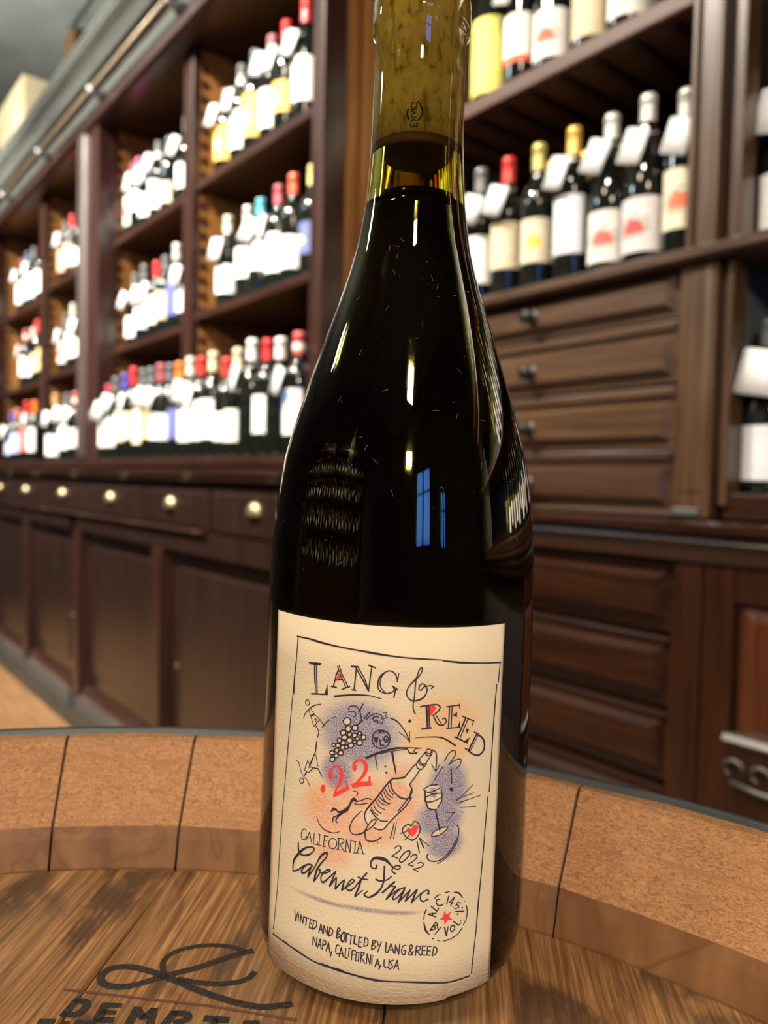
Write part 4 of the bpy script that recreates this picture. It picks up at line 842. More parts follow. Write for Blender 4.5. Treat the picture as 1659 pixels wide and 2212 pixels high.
 'grape_lettering': """sk -2834,4360,32,-2828,4220,42,-2772,4100,45,-2630,4080,30,-2452,4150,38,-2312,4270,26,-2273,4390,34,-2436,4370,26,-2637,4250,45,-2847,4020,53,-2976,3830,49,-3016,3650,32,-3003,3510,38
sk -2997,3510,32,-2828,3600,32,-2669,3740,32,-2541,3840,32
sk -2317,3900,32,-2466,3880,32,-2616,3740,32,-2681,3590,38,-2558,3620,32,-2411,3780,32,-2305,3910,32
lk -2363,3820,38,-2447,3540,38
lk -2447,3540,28,-2265,3810,28,-2127,4080,28,-2044,4210,28
sk -2128,4090,30,-2023,4260,42,-1864,4370,42,-1875,4240,26,-1993,4090,30,-2129,3880,42,-2193,3700,45,-2237,3490,38
sk -2237,3490,25,-2072,3740,25,-2054,3870,25
sk -2077,3870,28,-2039,3790,28,-1870,3820,28,-1737,3920,28,-1829,3920,28,-1959,3790,28,-2026,3630,28,-1949,3540,38,-1788,3700,28
lk -1788,3700,28,-1580,3930,28,-1747,3490,38,-1634,3660,28,-1553,3770,28,-1577,3460,38,-1433,3650,28,-1323,3760,28,-1389,3470,38,-1305,3550,28
sk -1305,3550,28,-1166,3660,28,-1054,3780,28,-1122,3810,28,-1227,3670,28,-1263,3540,28,-1161,3500,38,-1044,3600,28
lk -1044,3600,28,-894,3820,28,-726,4040,38
sk -866,3870,38,-926,3620,38,-1020,3370,30,-816,3570,19
lk -951,3900,32,-836,3870,32,-677,3870,23
sk -465,4290,28,-485,4200,34,-576,4190,28,-627,4260,28,-612,4380,34,-528,4460,57,-376,4470,72,-232,4430,64,-65,4280,30,32,4210,28,127,4220,28,138,4290,28,48,4300,28,-48,4230,28,-56,4140,28,37,4080,28
sk -264,4270,34,-267,4100,34,-269,3890,34,-329,3690,34,-456,3530,34,-606,3420,34
sk -685,3560,19,-773,3450,34,-644,3400,34,-493,3480,34,-401,3570,34
sk -480,3900,38,-373,3870,38,-241,3890,30,-129,3950,26,-74,4010,26
lk -295,3560,38,17,3870,38
lk -131,3770,30,40,3740,30
lk 40,3740,38,-188,3390,38
lk -188,3390,26,17,3590,26,147,3680,26
sk 298,3710,28,148,3660,28,20,3520,28,-17,3400,28,89,3440,28,280,3680,28
lk 280,3680,38,132,3320,38
lk 132,3320,30,425,3650,30
lk 425,3650,34,312,3350,34
lk 312,3350,30,608,3660,30
lk 608,3660,38,477,3310,38
lk 477,3310,26,728,3560,26
sk 926,3540,30,923,3610,30,834,3610,30,729,3530,30,708,3410,30,780,3330,30,922,3380,30
fk 954,3530,948,3510,933,3500,912,3500,892,3510,880,3530,879,3550,890,3560,909,3570,930,3570,947,3550""",
 'address_lettering': """lk -2891,2470,23,-2843,2170,23,-2770,2430,23
lk -2727,2390,23,-2739,2220,23
fk -2695,2480,-2698,2470,-2707,2460,-2719,2450,-2730,2450,-2737,2460,-2738,2470,-2731,2480,-2721,2480,-2709,2490,-2699,2480
lk -2665,2210,23,-2645,2420,23,-2571,2210,23,-2546,2420,23
lk -2532,2400,23,-2363,2420,23
lk -2443,2410,23,-2467,2180,23
lk -2238,2420,23,-2313,2410,23,-2345,2170,23,-2279,2180,23
lk -2333,2300,23,-2260,2310,23
lk -2204,2420,23,-2235,2160,23
sk -2204,2420,23,-2113,2410,23,-2122,2270,23,-2235,2160,23
lk -2033,2130,23,-1969,2400,23,-1907,2150,23
lk -2013,2230,23,-1922,2250,23
lk -1885,2160,23,-1876,2390,23,-1767,2150,23,-1758,2390,23
lk -1694,2380,23,-1728,2130,23
sk -1694,2380,23,-1617,2340,23,-1623,2220,23,-1728,2130,23
sk -1482,2140,30,-1467,2410,23,-1391,2400,23,-1477,2280,23,-1381,2250,23,-1482,2140,23
lk -1253,2220,30,-1264,2170,30,-1282,2120,30,-1304,2100,30,-1326,2080,30,-1346,2090,30,-1359,2120,30,-1365,2160,30,-1362,2210,30,-1351,2260,30,-1333,2300,30,-1311,2330,30,-1289,2350,30,-1270,2340,30,-1256,2310,30,-1250,2270,30,-1253,2220,30
lk -1271,2350,23,-1143,2330,23
lk -1206,2350,23,-1221,2090,23
lk -1148,2320,23,-1023,2300,23
lk -1081,2310,23,-1098,2060,23
lk -978,2340,30,-1000,2100,30,-920,2090,30
lk -780,2290,23,-864,2300,23,-879,2040,23,-796,2040,23
lk -874,2170,23,-801,2170,23
lk -708,2310,23,-733,2070,23
sk -708,2310,23,-631,2270,23,-637,2120,23,-733,2070,23
sk -518,2020,30,-493,2260,23,-419,2230,23,-508,2150,23,-413,2100,23,-518,2020,23
lk -388,2260,23,-345,2130,23
lk -272,2250,23,-362,1960,23
lk -142,2240,26,-158,1980,26,-89,1970,26
lk -98,1970,23,-17,2210,23,62,1960,23
lk -74,2050,23,36,2040,23
lk 93,1950,23,102,2180,23,193,1930,23,211,2210,23
sk 376,2160,23,309,2160,23,265,2060,23,278,1950,23,347,1920,23,375,2020,23,319,2030,23
sk 559,1900,23,492,2040,23,473,2130,23,514,2180,23,551,2120,23,493,2030,23,451,1950,23,501,1900,23,579,2000,23
lk 651,2140,23,638,1880,23
sk 651,2140,23,750,2120,23,753,2040,23,656,2000,23
lk 672,2000,23,779,1870,23
lk 914,2110,23,816,2130,23,810,1890,23,907,1870,23
lk 812,2010,23,898,2000,23
lk 1054,2090,23,958,2110,23,949,1870,23,1038,1850,23
lk 952,1990,23,1039,1970,23
lk 1130,2070,23,1095,1830,23
sk 1130,2070,23,1213,2020,23,1205,1890,23,1095,1830,23
lk -2213,1740,23,-2201,1980,23,-2092,1740,23,-2083,1990,23
lk -2058,1710,23,-1976,1980,23,-1943,1720,23
lk -2031,1810,23,-1958,1820,23
lk -1885,1980,23,-1902,1710,23
sk -1885,1980,23,-1804,1970,23,-1814,1880,23,-1895,1840,23
lk -1790,1710,23,-1718,1960,23,-1675,1700,23
lk -1771,1790,23,-1690,1810,23
lk -1620,1740,26,-1654,1610,26
sk -1397,1950,23,-1465,1960,23,-1503,1850,23,-1488,1730,23,-1400,1740,23
lk -1402,1670,23,-1345,1930,23,-1284,1680,23
lk -1384,1750,23,-1297,1770,23
lk -1221,1930,23,-1236,1670,23,-1161,1670,23
lk -1128,1880,23,-1137,1730,23
lk -1144,1940,23,-1080,1960,23
lk -943,1910,23,-1039,1920,23,-1054,1650,23
lk -1045,1790,23,-975,1800,23
lk -928,1870,23,-853,1880,23,-864,1650,23,-940,1650,23,-928,1870,23
lk -795,1910,22,-806,1630,22
sk -795,1910,22,-706,1890,22,-803,1770,22
lk -795,1770,22,-688,1620,22
lk -650,1610,22,-634,1880,22,-553,1600,22,-534,1870,22
lk -502,1790,22,-504,1610,22
fk -458,1840,-461,1840,-468,1830,-477,1830,-485,1830,-490,1840,-491,1850,-486,1850,-478,1860,-468,1860,-461,1850
lk -419,1560,22,-357,1780,22,-295,1550,22
lk -401,1640,22,-306,1640,22
lk -268,1610,24,-314,1500,24
sk -179,1770,22,-181,1600,22,-114,1550,22,-58,1590,22,-52,1780,22
sk 59,1770,22,-22,1730,22,10,1660,22,45,1580,22,-39,1520,22
lk 84,1530,22,158,1770,22,204,1520,22
lk 106,1620,22,196,1610,22""",
 'alcohol_stamp': """sk 1102,3390,23,1180,3450,26,1261,3470,15
lk 1395,3500,23,1522,3510,15
sk 1653,3470,19,1798,3420,34,1929,3270,19
fk 2014,3150,2011,3140,2003,3140,1993,3140,1983,3150,1977,3160,1977,3160,1982,3170,1991,3170,2002,3170,2011,3160
sk 2053,3020,21,2096,2860,21,2069,2650,21,1978,2500,21
sk 1947,2430,23,1817,2290,23,1601,2200,23
lk 1558,2200,30,1399,2180,15
lk 1274,2210,17,1221,2230,17
fk 1133,2300,1127,2280,1112,2280,1092,2280,1073,2290,1061,2300,1061,2310,1072,2320,1090,2320,1110,2320,1127,2310
sk 995,2410,15,886,2550,42,828,2760,19
sk 825,2850,21,839,2990,21,884,3100,30
lk 1143,2880,23,928,2980,23,1159,2980,23
lk 1051,3000,21,1075,2910,21
lk 1010,3180,26,1171,3030,26,1226,3100,26
sk 1246,3340,25,1165,3340,25,1148,3260,25,1223,3170,25,1326,3180,25
fk 1383,3190,1381,3190,1374,3180,1365,3180,1356,3190,1350,3190,1350,3200,1355,3210,1363,3210,1373,3210,1380,3200
lk 1495,3390,25,1451,3180,25
lk 1680,3340,23,1534,3220,23,1634,3170,23
lk 1680,3340,23,1567,3110,23
fk 1664,3070,1662,3070,1656,3060,1647,3060,1639,3070,1634,3070,1634,3080,1638,3090,1646,3090,1654,3090,1661,3080
lk 1884,3130,21,1776,3170,21,1724,3100,21
sk 1724,3100,21,1796,3090,21,1810,3020,21,1673,3030,21
fk 1957,2980,1954,2970,1943,2970,1929,2970,1916,2970,1907,2990,1907,3000,1914,3010,1927,3010,1941,3010,1952,2990
lk 1721,2930,26,1971,2880,26
fk 1818,2840,1815,2830,1804,2820,1789,2820,1775,2830,1766,2840,1765,2860,1773,2870,1786,2870,1802,2860,1814,2850
lk 1149,2730,25,1006,2530,25
sk 1149,2730,23,1213,2670,23,1099,2620,23,1166,2560,23,1006,2530,23
lk 1201,2630,23,1233,2530,23
lk 1310,2580,23,1153,2410,23
lk 1415,2560,30,1478,2320,30,1520,2560,19
lk 1712,2450,25,1687,2420,25,1651,2400,25,1616,2410,25,1593,2450,25,1589,2490,25,1605,2540,25,1637,2560,25,1674,2560,25,1705,2540,25,1719,2500,25,1712,2450,25
lk 1674,2670,25,1835,2530,25,1905,2580,25
fk 1914,2640,1912,2630,1905,2630,1896,2630,1887,2640,1882,2640,1882,2650,1887,2660,1894,2660,1904,2660,1911,2650
fr 1385,3010,1468,2890,1588,2970,1541,2820,1654,2720,1504,2740,1412,2620,1394,2760,1249,2790,1367,2850""",
}
# ------------------------------------------------------------------ oak barrel
def smooth_pts(pts, step=4):
    """Catmull-Rom through (x, y, w) points"""
    if len(pts) < 3: return pts
    closed = (Vector(pts[0][:2]) - Vector(pts[-1][:2])).length < 1e-3
    P = [Vector(p) for p in pts]; out = []
    n = len(P)
    for i in range(n-1):
        p0 = P[i-1] if i else (P[-2] if closed else P[0]); p1, p2 = P[i], P[i+1]
        p3 = P[i+2] if i+2 < n else (P[1] if closed else P[-1])
        for k in range(step):
            t = k/step
            out.append(.5*((2*p1) + (p2-p0)*t + (2*p0-5*p1+4*p2-p3)*t*t + (3*p1-p0-3*p2+p3)*t**3))
    out.append(P[-1]); return out
def ribbon(bm, pts, place, cap=True):
    """flat pen stroke with varying width, mapped through place(x, y)"""
    P = [Vector((p[0], p[1])) for p in pts]; Wd = [max(p[2], 1e-6)/2 for p in pts]
    if len(P) < 2: return
    L, R = [], []
    for i, p in enumerate(P):
        a = P[i] - P[i-1] if i else P[1] - P[0]; b = P[i+1] - P[i] if i < len(P)-1 else a
        a = a.normalized() if a.length else Vector((1, 0)); b = b.normalized() if b.length else a
        t = a + b; t = t.normalized() if t.length > .2 else b
        n = Vector((-t.y, t.x)); k = min(1.5, 1/max(.5, abs(n.dot(Vector((-b.y, b.x))))))
        off = Vector((0, 0))
        if cap and i == 0: off = -b*Wd[i]*.6
        if cap and i == len(P)-1: off = a*Wd[i]*.6
        L.append(bm.verts.new(place(*(p + off + n*Wd[i]*k)))); R.append(bm.verts.new(place(*(p + off - n*Wd[i]*k))))
    for i in range(len(P)-1): bm.faces.new((L[i], L[i+1], R[i+1], R[i]))

AX = Vector((.0143, 0, 1)).normalized(); E1 = Vector((0, 1, 0)).cross(AX).normalized(); E2 = AX.cross(E1)
def frame(o, base):
    """put an Empty at base (heading frame) with its z along the barrel's slightly leaning axis"""
    m = Matrix.Identity(4)
    for j, v in enumerate((E1, E2, AX)):
        w = rv(*v)
        for i in range(3): m[i][j] = w[i]
    b = cam2w(*base)
    for i in range(3): m[i][3] = b[i]
    o.matrix_world = m
HB = .8805
hc = Vector((-.0705, .008, -.1437 + .0143*.0747)); bb = hc - AX*HB
barrel = thing('oak_barrel', 'upended oak wine barrel with charred script on its head, carrying the wine bottle', 'barrel'); frame(barrel, bb)
# end-grain chamfer, stained croze wall, weathered outside
def stave_mats():
    t = NT('end_grain_oak'); v = t.coord('Object', (1, 1, 1)); v2 = t.coord('Object', (1, 1, 2.6))
    f = t.noise(v2, 330, 4, .6, 2.6); ring = t.noise(t.coord('Object', (9, 9, 210)), 1.0, 2, .5, .4); big = t.noise(v, 9, 3)
    c = t.ramp(f, (.36, (.17, .080, .035)), (.52, (.34, .172, .068)), (.70, (.45, .25, .110)))
    c = t.mix(t.math('MULTIPLY', t.ramp(ring, (.47, (0, 0, 0)), (.50, (1, 1, 1)), (.53, (0, 0, 0))), .7), c, (.25, .12, .05))
    c = t.mix(t.math('MULTIPLY', big, .35), c, (.24, .115, .045)); t.bump(f, .35, .0008); a = t.base(c, .62, 0, 0, None, .3)
    t = NT('wine_stained_oak'); v = t.coord('Object', (40, 40, 3)); f = t.noise(v, 3, 5, .6, .3); big = t.noise(t.coord('Object', (1, 1, 1)), 26, 3, .5, 1.0)
    c = t.ramp(f, (.3, (.105, .045, .015)), (.7, (.20, .098, .036)))
    c = t.mix(t.ramp(big, (.44, (0, 0, 0)), (.50, (.75, .75, .75)), (.53, (.15, .15, .15))), c, (.10, .038, .014)); t.bump(f, .2, .0005); b = t.base(c, .6, 0, 0, None, .3)
    t = NT('weathered_stave'); v = t.coord('Object', (30, 30, 1.5)); f = t.noise(v, 3, 6)
    c = t.ramp(f, (.3, (.13, .075, .04)), (.7, (.30, .19, .105))); t.bump(f, .3, .001); return [a, b, t.base(c, .65)]
SM = stave_mats()
M_groove = plain('dark_joint', (.05, .022, .010), .8)
angs = [-259.7, -249, -236, -223.5, -210, -197, -184, -170, -157.5, -144, -130, -117, -104.5, -91, -78, -64, -51, -38, -24, -11, 2, 16, 30.5, 44.5, 61, 76.5, 90.6, 100.3][:]
def r_out(z): return .2950 + .045*math.sin(math.pi*min(1, max(0, z/.92)))
def stave(a0, a1):
    bm = bmesh.new(); H = HB
    prof = [(.2590, H-.022, 1), (.2625, H-.012, 1), (.2628, H, 1), (.2655, H+.0095, 1), (.2672, H+.0135, 0), (.2695, H+.0160, 0), (.2870, H+.0378, 0), (.2890, H+.0390, 0), (.2935, H+.0392, 2), (.2948, H+.0380, 2)]
    for z in (.86, .74, .60, .46, .32, .18, .06, .0): prof.append((r_out(z), z, 2))
    for z in (.0, .2, .46, .70): prof.append((r_out(z)-.028, z, 2))
    n = 3; d = math.radians(.10); cols = []
    for i in range(n+1):
        a = a0 + d + (a1 - a0 - 2*d)*i/n
        edge = .0006 if i in (0, n) else 0
        cols.append([bm.verts.new((r*math.cos(a), r*math.sin(a), z - (edge if z > H else 0))) if k > 7 or k < 0 else bm.verts.new(((r+edge)*math.cos(a), (r+edge)*math.sin(a), z)) for k, (r, z, _) in enumerate(prof)])
    m = len(prof)
    for i in range(n):
        for k in range(m):
            f = bm.faces.new((cols[i][k], cols[i+1][k], cols[i+1][(k+1) % m], cols[i][(k+1) % m])); f.material_index = prof[k][2]
    bm.faces.new(cols[0]).material_index = 2; bm.faces.new(cols[-1][::-1]).material_index = 2
    return bm
for a0, a1 in zip(angs, angs[1:]):
    obj('stave', stave(math.radians(a0), math.radians(a1)), SM, barrel)
obj('stave_joint_lining', lathe([(.2660, HB-.02), (.2690, HB+.0125), (.2885, HB+.0365), (.2925, HB+.0365), (.2925, HB-.02)], 96), M_groove, barrel)
M_hoop = plain('galvanised_hoop', (.050, .056, .058), .5, .5, 0, .3)
def hoop(z0, z1):
    return lathe([(r_out(z0)+.0002, z0), (r_out(z0)+.0026, z0), (r_out(z1)+.0026, z1), (r_out(z1)+.0020, z1+.0006), (r_out(z1)+.0002, z1), (r_out(z0)+.0002, z0)], 128)
for z0, z1 in ((HB-.002, HB+.0402), (.79, .83), (.66, .70), (.22, .26), (.09, .13), (.004, .045)): obj('hoop', hoop(z0, z1), M_hoop, barrel, True)
t = NT('oak_barrel_head'); rot = (0, 0, math.radians(-84))
v = t.coord('Object', (1, 1, 1), rot)
mp = t.new('ShaderNodeMapping'); mp.inputs['Scale'].default_value = (12, 380, 30); t.link(v, mp.inputs[0]); g = t.noise(mp.outputs[0], 2.2, 6, .62, .25)
mp2 = t.new('ShaderNodeMapping'); mp2.inputs['Scale'].default_value = (4, 9, 3); t.link(v, mp2.inputs[0]); st_ = t.noise(mp2.outputs[0], 5.0, 5, .62, .6)
c = t.ramp(g, (.34, (.115, .050, .017)), (.5, (.235, .114, .040)), (.68, (.45, .245, .092)))
c = t.mix(t.ramp(st_, (.50, (0, 0, 0)), (.62, (.85, .85, .85))), c, (.050, .022, .012))
gr = t.noise(mp2.outputs[0], 2.3, 3); c = t.mix(t.ramp(gr, (.5, (0, 0, 0)), (.7, (.45, .45, .45))), c, (.15, .11, .06))
t.bump(g, .45, .0008); M_head = t.base(c, .52, 0, .12, .4)
d0 = math.radians(84); du = Vector((math.cos(d0), math.sin(d0))); dn = Vector((math.sin(d0), -math.cos(d0)))   # boards run along du, stack along dn
hd = tag(obj('head_ring', lathe([(.2618, HB-.0025), (.2618, HB-.019), (.2580, HB-.019)], 96), M_groove, barrel))
cuts = [-.2616, -.172, -.118, -.030, .0530, .1560, .2616]
for s0, s1 in zip(cuts, cuts[1:]):
    bm = bmesh.new(); R = .2616; n = 14
    up_ = [(s0+.0002 + (s1-s0-.0004)*i/n) for i in range(n+1)]
    loop = [(s, math.sqrt(max(0, R*R-s*s))) for s in up_] + [(s, -math.sqrt(max(0, R*R-s*s))) for s in reversed(up_)]
    pts = []
    for s, q in loop:
        p = dn*s + du*q
        if not pts or (Vector(pts[-1]) - p).length > 1e-5: pts.append(tuple(p))
    tp = [bm.verts.new((x, y, HB)) for x, y in pts]; bt = [bm.verts.new((x, y, HB-.018)) for x, y in pts]
    ft = bm.faces.new(tp); bm.faces.new(bt[::-1])
    for i in range(len(tp)): bm.faces.new((tp[i], tp[i-1], bt[i-1], bt[i]))
    bmesh.ops.bevel(bm, geom=list(ft.edges), offset=.0006, segments=1, affect='EDGES')
    obj('head_board', bm, M_head, barrel)
# charred branding on the head
bm = bmesh.new(); bm2 = bmesh.new()
for row in HEAD_ART.strip().split('\n'):
    k, w, d = row.split(' '); q = [int(a)/1e4 for a in d.split(',')]; w = float(w)
    pts = [(q[i], q[i+1] - .002, w/3.072/7.2*1.9/1000) for i in range(0, len(q), 2)]
    if k == 's': pts = smooth_pts(pts, 5)
    ribbon(bm2 if w < 10 else bm, pts, lambda x, y: (x, y, HB + .00022))
t = NT('charred_brand'); f = t.noise(t.coord('Object', (1, 1, 1)), 1500, 3); M_char = t.base(t.ramp(f, (.40, (.005, .004, .003)), (.80, (.055, .048, .038))), .6)
t.bump(f, .5, .0004)
obj('branded_script', bm, M_char, barrel); obj('branded_line', bm2, plain('scorched_line', (.10, .045, .03), .7), barrel)

# ------------------------------------------------------------------ the wine bottle
bot = thing('wine_bottle', 'large dark red wine bottle with cream hand-drawn label standing on the barrel', 'bottle'); frame(bot, (.0042, .236, -.1437)); bot.location += Vector(rv(*AX))*.0004
OUTER = [(.0005, .004), (.020, .003), (.034, .0), (.0375, .0012), (.0400, .0050), (.0411, .0110), (.0414, .0200), (.0413, .0400), (.0411, .060), (.0409, .100), (.0407, .1071), (.0403, .1212), (.0398, .129), (.0392, .1352), (.0383, .1422), (.0371, .1492), (.0354, .1563), (.0333, .1633), (.0311, .1704), (.0288, .1774), (.0264, .1845), (.0240, .1916), (.0216, .1987), (.0194, .2058), (.0176, .2128), (.0163, .2199), (.0153, .2269), (.0147, .2338), (.0143, .2408), (.0140, .2477), (.0138, .2615), (.0137, .2762), (.0141, .2772), (.0148, .2780), (.0149, .2795), (.0149, .2855), (.0147, .2872), (.0139, .2882), (.0139, .2898), (.0143, .2908), (.0144, .2975), (.0138, .2995), (.0118, .3000), (.0098, .2990)]
INNER = [(.0098, .2985), (.0098, .2750), (.0100, .2560), (.0106, .2460), (.0112, .2380), (.0118, .2300), (.0126, .2240), (.0138, .2170), (.0156, .2100), (.0178, .2030), (.0220, .1910), (.0268, .1770), (.0313, .1630), (.0350, .1490), (.0368, .1380), (.0378, .1240), (.0384, .1050), (.0384, .0140), (.036, .0090), (.030, .0080), (.012, .022), (.0005, .026)]
t = NT('olive_bottle_glass'); t.b.inputs['Transmission Weight'].default_value = 1; t.b.inputs['IOR'].default_value = 1.5
M_glass = t.base((.70, .655, .13), 0)
g_ = obj('bottle_glass', lathe(OUTER + INNER, 96), M_glass, bot, True)
t = NT('red_wine'); M_wine = t.base((.003, .0008, .0015), .05)
WINE = [(.0005, .0255), (.012, .0215), (.030, .0076), (.0362, .0086)] + [(r+.00015, z) for r, z in reversed(INNER[:-4]) if z < .2285] + [(.01192, .2285), (.0118, .2286), (.0004, .2284)]
obj('wine', lathe(WINE, 80), M_wine, bot, True)
t = NT('agglomerate_cork'); v = t.coord('Object', (1, 1, .5)); f = t.noise(v, 420, 4, .6); f2 = t.noise(t.coord('Object', (1, 1, .12)), 500, 2)
c = t.ramp(f, (.34, (.20, .115, .055)), (.44, (.44, .31, .18)), (.7, (.58, .43, .27))); c = t.mix(t.ramp(f2, (.62, (0, 0, 0)), (.68, (.5, .5, .5))), c, (.14, .08, .04))
M_cork = t.base(c, .85)
ck = obj('cork', lathe([(.0004, .2446), (.0109, .2446), (.0103, .2560), (.00995, .2750), (.00995, .2955), (.0004, .2957)], 48), M_cork, bot, True)
obj('wine_stained_end', lathe([(.0004, .2413), (.0108, .2413), (.0112, .2424), (.0110, .2445), (.0004, .2445)], 48), plain('wine_stained_cork', (.05, .008, .02), .6), ck, True)
# cork print, reading downwards
def on_cork(x, z):
    R = .01090 - (z-.2446)*.0526 + .00010
    return (R*math.sin(x/R), -R*math.cos(x/R), z)
def on_cyl(R, off=0):
    return lambda x, z: ((R+off)*math.sin(x/R), -(R+off)*math.cos(x/R), z)
bm = bmesh.new()
def cork_stroke(pts, w=.00022, sm=True):
    q = [((-.00215 + a*.00015), .2528 - b*.00016, w*1.4) for a, b in pts]
    ribbon(bm, smooth_pts(q, 5) if sm else q, on_cork)
cork_stroke([(0, 0), (9, 1)], sm=False); cork_stroke([(9, 1), (8, 8), (3, 10), (-1, 7), (0, 0)])
cork_stroke([(-1, 12), (8, 13)], sm=False); cork_stroke([(-1, 15), (8, 18), (-1, 22)], sm=False); cork_stroke([(3, 16), (3, 20)], sm=False)
cork_stroke([(-1, 25), (8, 26), (2, 29), (8, 32), (-1, 33)], sm=False); cork_stroke([(9, 37), (12, 41), (8, 44), (5, 41), (4, 44), (0, 44), (-1, 39)])
cork_stroke([(11, -2), (17, 8), (19, 20), (14, 30), (11, 32)], .0003); cork_stroke([(-6, 12), (-8, 18), (-5, 30)], .0003)
obj('cork_print', bm, plain('cork_ink', (.012, .010, .008), .8), ck)
# label: cream hammered paper round the front
RL = .0416
t = NT('hammered_cream_paper'); tc = t.new('ShaderNodeTexCoord'); uv = tc.outputs['UV']
def washes(blobs, soft):
    acc = None
    for x, y, rx, ry in blobs:
        s = t.new('ShaderNodeVectorMath', operation='SUBTRACT'); t.link(uv, s.inputs[0]); s.inputs[1].default_value = (x, y, 0)
        m = t.new('ShaderNodeVectorMath', operation='MULTIPLY'); t.link(s.outputs[0], m.inputs[0]); m.inputs[1].default_value = (1/rx, 1/ry, 0)
        l = t.new('ShaderNodeVectorMath', operation='LENGTH'); t.link(m.outputs[0], l.inputs[0])
        mr = t.new('ShaderNodeMapRange', interpolation_type='SMOOTHSTEP'); t.link(l.outputs['Value'], mr.inputs[0])
        mr.inputs[1].default_value = 1 + soft; mr.inputs[2].default_value = 1 - soft*1.4; mr.inputs[3].default_value = 0; mr.inputs[4].default_value = 1
        acc = mr.outputs[0] if acc is None else t.math('MAXIMUM', acc, mr.outputs[0])
    return acc
grain = t.noise(t.coord('UV', (1, 1, 1)), 330, 3, .7); grain2 = t.noise(t.coord('UV', (1, 1, 1)), 150, 2, .6)
crayon = t.ramp(grain, (.44, (0, 0, 0)), (.56, (1, 1, 1))); soft_ = t.ramp(grain2, (.35, (.45, .45, .45)), (.65, (1, 1, 1)))
BLUE = [(-.1092, .768, .1077, .089), (-.1659, .661, .0461, .0485), (.1374, .631, .0573, .075), (.1176, .55, .0654, .0535), (.1345, .482, .0524, .0405)]
ORAN = [(.1159, .808, .1059, .074), (.0642, .762, .0617, .039), (.1567, .735, .0441, .0265), (-.2268, .578, .0326, .038)]
RED = [(-.0857, .611, .1319, .0525), (.0082, .645, .0473, .0565), (-.1812, .544, .0967, .0665), (.0058, .595, .056, .0695), (-.082, .509, .0893, .039), (-.1721, .435, .0592, .035)]
LINE = [(-.1871, .303, .0984, .006), (-.0748, .305, .0892, .0065), (.0079, .303, .0607, .006)]
EDGE = [(-.2609, .086, .135, .0085), (-.02, .074, .20, .0035), (-.404, .5, .008, .42), (-.37, .105, .05, .012)]
c = t.mix(.06, (.57, .495, .345), (.50, .435, .295))
c = t.mix(t.math('MULTIPLY', t.math('MULTIPLY', washes(ORAN, .35), soft_), .62), c, (.60, .31, .09))
c = t.mix(t.math('MULTIPLY', t.math('MULTIPLY', washes(RED, .40), soft_), .62), c, (.60, .18, .085))
c = t.mix(t.math('MULTIPLY', t.math('MULTIPLY', washes(EDGE, .45), soft_), .60), c, (.66, .25, .12))
c = t.mix(t.math('MULTIPLY', washes(BLUE, .28), .48), c, (.24, .24, .38))
c = t.mix(t.math('MULTIPLY', t.math('MULTIPLY', washes(BLUE, .30), crayon), .85), c, (.040, .045, .19))
c = t.mix(t.math('MULTIPLY', t.math('MULTIPLY', washes(LINE, .55), t.math('ADD', crayon, .3, clamp=True)), .8), c, (.06, .055, .17))
ham = t.noise(t.coord('UV', (1, 1.7, 1), (0, 0, .5)), 85, 2, .5, .6); t.bump(ham, .30, .0006); M_paper = t.base(c, .85, 0, 0, None, .25)
p0, p1, z0, z1 = -1.0015, .7330, .0056, .1057
bm = bmesh.new(); uvl = bm.loops.layers.uv.new('UVMap'); NX, NZ = 60, 8
def lower(ph):      # the trimmed bottom-right corner
    return z0 + (.0006 if ph > .37 else 0)
rows = []
for j in range(NZ+1):
    rows.append([])
    for i in range(NX+1):
        ph = p0 + (p1-p0)*i/NX; z = lower(ph) + (z1 - lower(ph))*j/NZ
        rows[-1].append((bm.verts.new((RL*math.sin(ph), -RL*math.cos(ph), z)), ph*RL*10, z*10))
for j in range(NZ):
    for i in range(NX):
        q = (rows[j][i], rows[j][i+1], rows[j+1][i+1], rows[j+1][i]); f = bm.faces.new([v[0] for v in q])
        for lp, v in zip(f.loops, q): lp[uvl].uv = (v[1], v[2])
r_ = bmesh.ops.extrude_face_region(bm, geom=bm.faces[:])
for v in r_['geom']:
    if isinstance(v, bmesh.types.BMVert):
        k = (RL-.00018)/RL; v.co.x *= k; v.co.y *= k
lab = obj('label', bm, M_paper, bot, True); lab['label'] = 'cream hammered paper label with ink drawing'
INK = plain('indigo_ink', (.014, .008, .020), .7, var=.3); REDI = plain('vermilion_ink', (.62, .035, .03), .7); PAP = plain('bare_paper', (.56, .485, .34), .85, var=.03)
def label_place(off):
    R = RL + off
    return lambda x, z: (R*math.sin(x/RL), -R*math.cos(x/RL), z)
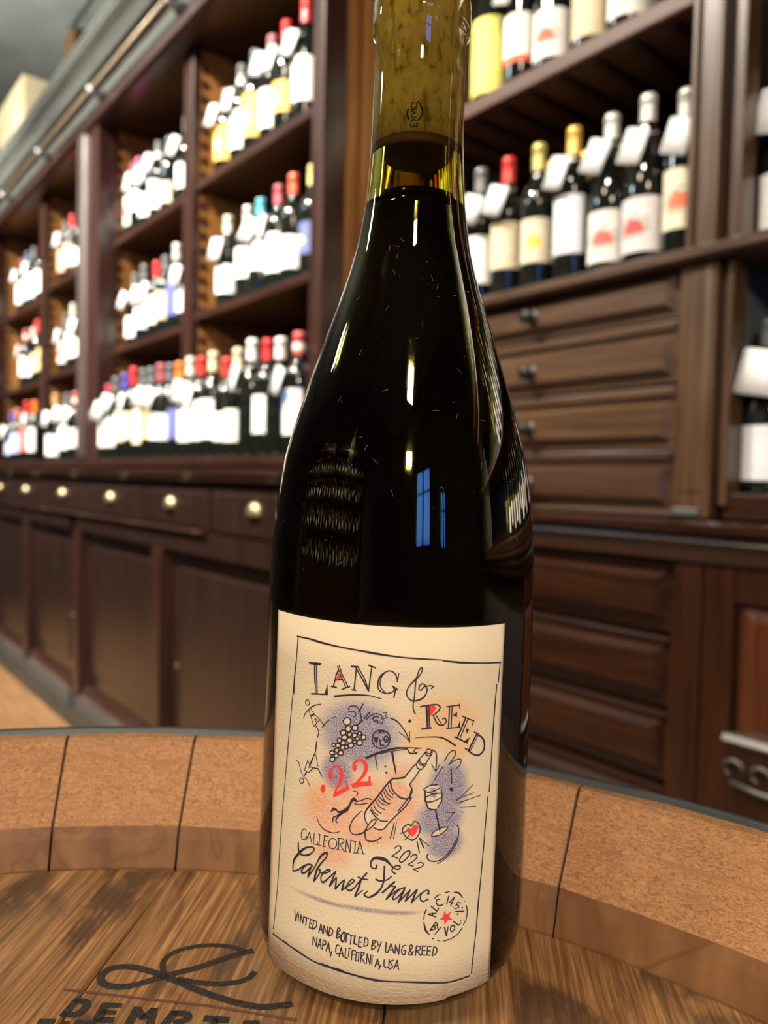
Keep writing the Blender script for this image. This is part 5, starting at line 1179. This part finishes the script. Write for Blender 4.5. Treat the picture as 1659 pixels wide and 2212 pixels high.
for name, data in LABEL_ART.items():
    bms = {'k': bmesh.new(), 'r': bmesh.new(), 'p': bmesh.new()}; offs = {'p': .00005, 'r': .00008, 'k': .00011}; n = 0
    for row in data.split('\n'):
        head, d = row.split(' '); q = [int(a)/1e5 for a in d.split(',')]; kind, k = head; n += 1
        pl = label_place(offs[k] + (n % 5)*.000003)
        if kind == 'f':
            pts = [(q[i], q[i+1]) for i in range(0, len(q), 2)]
            cx = sum(p[0] for p in pts)/len(pts); cz = sum(p[1] for p in pts)/len(pts)
            from mathutils.geometry import tessellate_polygon
            tri = tessellate_polygon([[Vector((p[0], p[1], 0)) for p in pts]]); vs = [bms[k].verts.new(pl(*p)) for p in pts]
            for a_, b_, c2 in tri: bms[k].faces.new((vs[a_], vs[b_], vs[c2]))
        else:
            pts = [(q[i], q[i+1], q[i+2]*1.3 + .00003) for i in range(0, len(q), 3)]
            if kind == 's': ribbon(bms[k], smooth_pts(pts, 4), pl)
            else:
                for p_, q_ in zip(pts, pts[1:]): ribbon(bms[k], [p_, q_], pl)
    for k, mt, suf in (('p', PAP, 'paper_gap'), ('r', REDI, 'red_ink'), ('k', INK, name)):
        if len(bms[k].faces):
            o = obj(suf, bms[k], mt, lab)
            if k == 'r': o['label'] = 'red ink'
        else: bms[k].free()
# dust flecks on the shoulder
bm = bmesh.new(); rd = random.Random(3)
for _ in range(170):
    z = rd.uniform(.115, .215); i = next(i for i in range(len(OUTER)-1) if OUTER[i][1] <= z < OUTER[i+1][1]); a, b_ = OUTER[i], OUTER[i+1]
    r = a[0] + (b_[0]-a[0])*(z-a[1])/(b_[1]-a[1]) + .00003; ph = rd.uniform(-1.25, 1.25); l = rd.choice((.00008, .00012, .0002, .0005, .0009)); an = rd.uniform(0, 3.14)
    dx, dz = math.cos(an)*l, math.sin(an)*l
    def pp_(x, zz):
        k = r + (zz - z)*(b_[0]-a[0])/(b_[1]-a[1]); return (k*math.sin(ph + x/r), -k*math.cos(ph + x/r), zz)
    ribbon(bm, [(-dx, z-dz, .00005), (dx*.2, z+dz*.3, .00006), (dx, z+dz, .00004)], pp_, False)
o = obj('dust_fleck', bm, plain('dust', (.22, .21, .19), .9), g_); o['kind'] = 'stuff'
